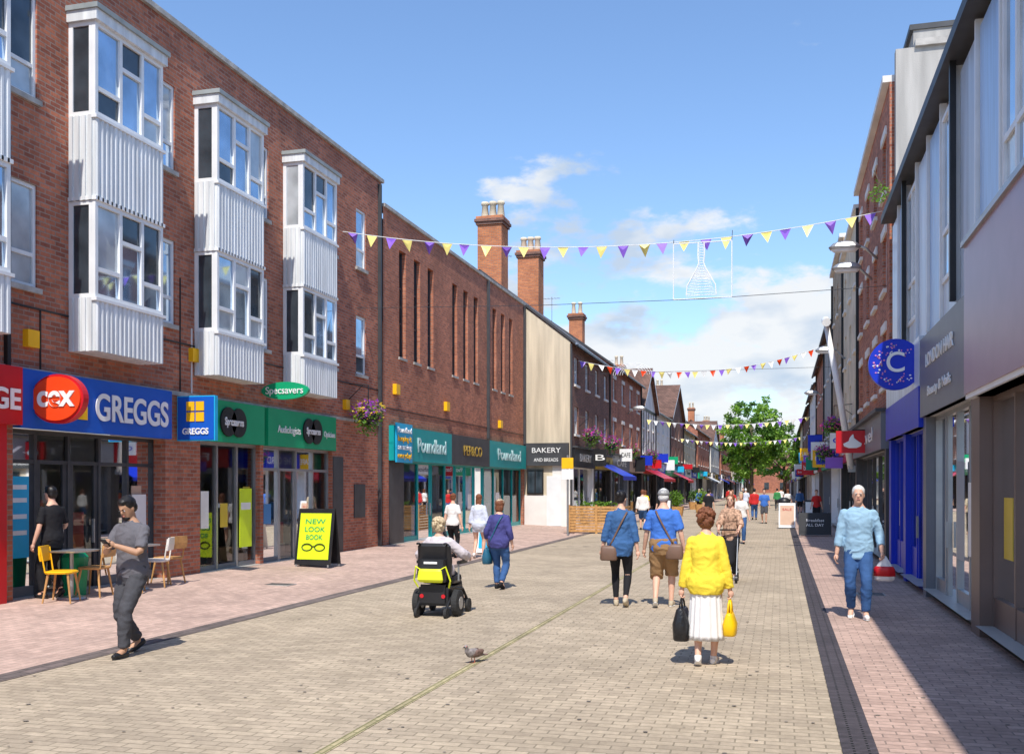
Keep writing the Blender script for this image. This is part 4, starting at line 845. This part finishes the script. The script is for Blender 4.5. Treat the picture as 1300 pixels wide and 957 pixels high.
far=[(-5.6,42,0,1.72,WHTC,JEAN,False,HB),(-4.9,43,180,1.7,BLKC,BLKC,True,HB),(-1.2,32.8,178,1.68,WHTC,JEAN,True,HBL),(-1.35,56,0,1.75,REDC,JEAN,False,HK),(-.75,51,180,1.74,BLUT,DGREY,False,HK),(.46,62,10,1.7,WHTC,BLKC,True,HB),(-.2,78,0,1.7,GRNC,DGREY,False,HK),(-4.1,61,180,1.72,NAVT,JEAN,False,HK),(1.7,50,175,1.7,REDC,BLKC,True,HB),(-5.4,70,0,1.68,BLUT,BLKC,True,HBL),(-3.0,86,180,1.75,BLKC,BLKC,False,HK),(-2.2,68,0,1.72,PINK,JEAN,False,HG),(1.3,70,0,1.7,DENS,BLKC,False,HK),(-1.9,41,182,1.7,BEIG,BLKC,True,HB),(-3.2,47,0,1.72,BLKC,JEAN,False,HK),(-2.6,58,178,1.66,REDC,JEAN,True,HB),(.1,90,0,1.7,WHTC,JEAN,False,HK),(-6.8,52,0,1.66,YELJ,BLKC,True,HB),(-4.6,95,0,1.7,REDC,BLKC,False,HK)]
for i,(x,y,fc,h,t,b,fe,hm) in enumerate(far):
    p=stride(.14*(-1)**i,-.14*(-1)**i,.9); person('pedestrian',(x,y,.01),fc,h,p,dict(top=dict(m=t,sl=.8 if i%3 else 1.7,g=.02,hem=-.08),bot=dict(m=b,len=1.93 if i%4 else 1.0),hair='long' if fe and i%2 else 'short',hairm=hm,shoe=BLKC),fem=fe,vox=.024,sk=SK)
# ------------------------------------------------------------------ powered wheelchair
RX,RY=-4.72,13.6
g=G('powered_wheelchair',(RX,RY,.004))
MTY=mat('tyre',(.03,.03,.03),.8,bump=.5,bs=120); HIV=flat('hi_vis_yellow',(.78,.86,.03))
for x in (-.29,.29):
    g.add('wheels',MTY,tube([(x-.05,-.12,.19),(x-.04,-.12,.19),(x+.04,-.12,.19),(x+.05,-.12,.19)],[.155,.19,.19,.155],24)); g.add('hubs',MMETAL,tube([(x-.055,-.12,.19),(x+.055,-.12,.19)],.09,16))
    g.add('casters',MTY,tube([(x*.95-.025,.42,.1),(x*.95+.025,.42,.1)],.1,16)); g.add('casters',MTY,tube([(x*.75-.02,-.42,.07),(x*.75+.02,-.42,.07)],.07,14)); g.add('frame',MBLK,tube([(x*.75,-.42,.12),(x*.75,-.2,.28)],.022,8))
    g.add('frame',MBLK,tube([(x*.95,.42,.15),(x*.8,.3,.35),(x*.7,-.2,.42)],.02,8)); g.add('armrest',MBLK,erings([(x*1.05,.05,.74,.035,.19),(x*1.05,.05,.78,.035,.19)],14,4)); g.add('armrest',MMETAL,tube([(x*1.03,-.1,.5),(x*1.03,-.1,.74)],.014,6))
g.box('motor_base',MBLK,-.22,.22,-.32,.3,.16,.42); g.add('seat',MBLK,erings([(0,.05,.46,.23,.24),(0,.05,.5,.25,.26),(0,.05,.56,.24,.25)],20,5))
g.add('backrest',MBLK,erings([(0,-.22,.55,.23,.05),(0,-.25,.8,.25,.055),(0,-.29,1.0,.24,.05),(0,-.29,1.04,.2,.035)],20,5))
g.add('bag',MBLK,erings([(0,-.36,.5,.19,.07),(0,-.38,.62,.21,.09),(0,-.38,.82,.2,.07)],20,5)); g.add('bag_panel',HIV,erings([(0,-.43,.50,.17,.03),(0,-.46,.54,.19,.03),(0,-.46,.66,.17,.03),(0,-.45,.69,.15,.02)],20,4))
for sx in (-1,1): g.add('reflective_strap',HIV,tube([(sx*.23,-.32,.42),(sx*.27,-.38,.52),(sx*.22,-.44,.72),(sx*.1,-.46,.66)],.013,6))
g.add('bag_detail',MWHT,erings([(0,-.455,.76,.1,.01),(0,-.455,.79,.1,.01)],12,4)); g.box('rear_plate',MBLK,-.18,.18,-.36,-.325,.2,.46)
for x in (-.2,.2): g.add('handles',MBLK,tube([(x,-.3,1.0),(x,-.36,1.04),(x,-.44,1.04)],.016,8)); g.add('reflectors',MRED,tube([(x*.8,-.365,.3),(x*.8,-.37,.3)],.03,12))
g.box('footplate',MMETAL,-.17,.17,.5,.75,.1,.13); g.box('joystick_box',MBLK,.27,.35,.22,.34,.79,.84); g.add('joystick',MBLK,tube([(.31,.28,.84),(.31,.28,.91)],.012,6)); g.done()
p=dict(pel=(0,-.05,.66),lean=-.06,lf=(-.11,.62,.22),rf=(.11,.62,.22),kp=(0,.3,1),lh=(-.33,.2,.84),rh=(.36,.26,.86),hpitch=.1)
person('seated_wheelchair_user',(RX,RY,.0),0,1.66,p,dict(top=dict(m=cloth('lilac_top',(.62,.56,.58)),sl=1.7,hem=-.05,g=.035,w=.012),bot=dict(m=DGREY),hair='curly',hairm=HBL,shoe=BLKC,build=1.15),fem=True,vox=.013)
# ------------------------------------------------------------------ pigeon
MPIG=mat('pigeon_grey',(.24,.21,.2),.7,var=.4,vs=30); MPID=mat('pigeon_wing',(.16,.10,.08),.7,var=.4,vs=40); MPIL=flat('pigeon_leg',(.45,.15,.1))
pv=[tube([(0,-.15,.07),(0,-.10,.085),(0,-.03,.10),(0,.05,.11),(0,.085,.135),(0,.09,.165)],[.012,.032,.052,.048,.028,.02],12),ellip((0,.1,.18),(.02,.026,.02))]
g=G('pigeon',(-3.1,9.95,.004),R(150)); g.add('body',MPIG,remesh(pv,.007,3),True)
for s in (-1,1):
    g.add('wings',MPID,ellip((s*.038,-.04,.105),(.018,.085,.036),Matrix.Rotation(R(-12),3,'X')),True); g.add('legs',MPIL,tube([(s*.02,0,.06),(s*.022,-.005,.005)],.005,6)); g.add('legs',MPIL,tube([(s*.022,-.01,.005),(s*.025,.03,.004)],.004,5)); g.add('eye',MORG,ellip((s*.018,.108,.185),(.004,.004,.004)))
g.add('tail',MPID,ellip((0,-.17,.068),(.025,.05,.008)),True); g.add('beak',MBLK,tube([(0,.12,.178),(0,.145,.17)],[.007,.002],6)); g.done()
# ------------------------------------------------------------------ world / sun / camera
el=R(55); az=R(10)
w=bpy.data.worlds.new('World'); scn.world=w; w.use_nodes=True; N=w.node_tree.nodes; LK=w.node_tree.links; N.clear()
out=N.new('ShaderNodeOutputWorld'); bg=N.new('ShaderNodeBackground'); bg.inputs[1].default_value=.135
sky=N.new('ShaderNodeTexSky'); sky.sky_type='NISHITA'; sky.sun_disc=False; sky.sun_elevation=el; sky.sun_rotation=R(180)-az; sky.air_density=1.1; sky.dust_density=.5; sky.ozone_density=2.0
tint=N.new('ShaderNodeVectorMath'); tint.operation='MULTIPLY'; tint.inputs[1].default_value=(1.22,1.38,1.58); LK.new(sky.outputs[0],tint.inputs[0])
LK.new(tint.outputs[0],bg.inputs[0])
tc=N.new('ShaderNodeTexCoord'); mp=N.new('ShaderNodeMapping'); mp.inputs['Scale'].default_value=(1,1,2.2); mp.inputs['Location'].default_value=(.35,.1,.0)
LK.new(tc.outputs['Generated'],mp.inputs[0])
nz=N.new('ShaderNodeTexNoise'); nz.inputs['Scale'].default_value=5.2; nz.inputs['Detail'].default_value=11; nz.inputs['Roughness'].default_value=.57; LK.new(mp.outputs[0],nz.inputs['Vector'])
sp=N.new('ShaderNodeSeparateXYZ'); LK.new(tc.outputs['Generated'],sp.inputs[0])
em=N.new('ShaderNodeMapRange'); em.inputs[1].default_value=.06; em.inputs[2].default_value=.30; em.inputs[3].default_value=.16; em.inputs[4].default_value=-.17; LK.new(sp.outputs['Z'],em.inputs[0])
dt=N.new('ShaderNodeVectorMath'); dt.operation='DOT_PRODUCT'; d0=Vector((-.17,.97,.17)).normalized(); dt.inputs[1].default_value=d0; LK.new(tc.outputs['Generated'],dt.inputs[0])
dm=N.new('ShaderNodeMapRange'); dm.interpolation_type='SMOOTHSTEP'; dm.inputs[1].default_value=.955; dm.inputs[2].default_value=1.0; dm.inputs[4].default_value=.15; LK.new(dt.outputs['Value'],dm.inputs[0])
ad=N.new('ShaderNodeMath'); ad.operation='ADD'; LK.new(nz.outputs['Fac'],ad.inputs[0]); LK.new(em.outputs[0],ad.inputs[1])
ad2=N.new('ShaderNodeMath'); ad2.operation='ADD'; LK.new(ad.outputs[0],ad2.inputs[0]); LK.new(dm.outputs[0],ad2.inputs[1])
cr=N.new('ShaderNodeMapRange'); cr.interpolation_type='SMOOTHSTEP'; cr.inputs[1].default_value=.53; cr.inputs[2].default_value=.61; cr.inputs[4].default_value=.95; LK.new(ad2.outputs[0],cr.inputs[0])
n2=N.new('ShaderNodeTexNoise'); n2.inputs['Scale'].default_value=9; n2.inputs['Detail'].default_value=8; LK.new(mp.outputs[0],n2.inputs['Vector'])
c2=N.new('ShaderNodeMix'); c2.data_type='RGBA'; c2.inputs[6].default_value=(.57,.68,.83,1); c2.inputs[7].default_value=(.92,.94,.96,1)
m2=N.new('ShaderNodeMapRange'); m2.inputs[1].default_value=.38; m2.inputs[2].default_value=.56; LK.new(n2.outputs['Fac'],m2.inputs[0]); LK.new(m2.outputs[0],c2.inputs[0])
bc=N.new('ShaderNodeBackground'); bc.inputs[1].default_value=1.0; LK.new(c2.outputs[2],bc.inputs[0])
mx=N.new('ShaderNodeMixShader'); LK.new(cr.outputs[0],mx.inputs[0]); LK.new(bg.outputs[0],mx.inputs[1]); LK.new(bc.outputs[0],mx.inputs[2]); LK.new(mx.outputs[0],out.inputs[0])
sl=bpy.data.lights.new('sun','SUN'); sl.energy=5.0; sl.angle=R(.5); sl.color=(1,.945,.86)
so=bpy.data.objects.new('sun',sl); scn.collection.objects.link(so)
ts=Vector((math.sin(az)*math.cos(el),-math.cos(az)*math.cos(el),math.sin(el))); so.rotation_euler=ts.to_track_quat('Z','Y').to_euler(); so.location=(0,-5,30)
cam=bpy.data.cameras.new('camera'); co=bpy.data.objects.new('camera',cam); scn.collection.objects.link(co); co.location=(0,0,1.85); co.rotation_euler=(R(90),0,R(15.06))
cam.lens=35; cam.sensor_width=36; cam.shift_y=.1065; cam.clip_end=3000; cam.clip_start=.1; scn.camera=co
scn.view_settings.view_transform='Standard'; scn.view_settings.look='None'; scn.view_settings.exposure=0
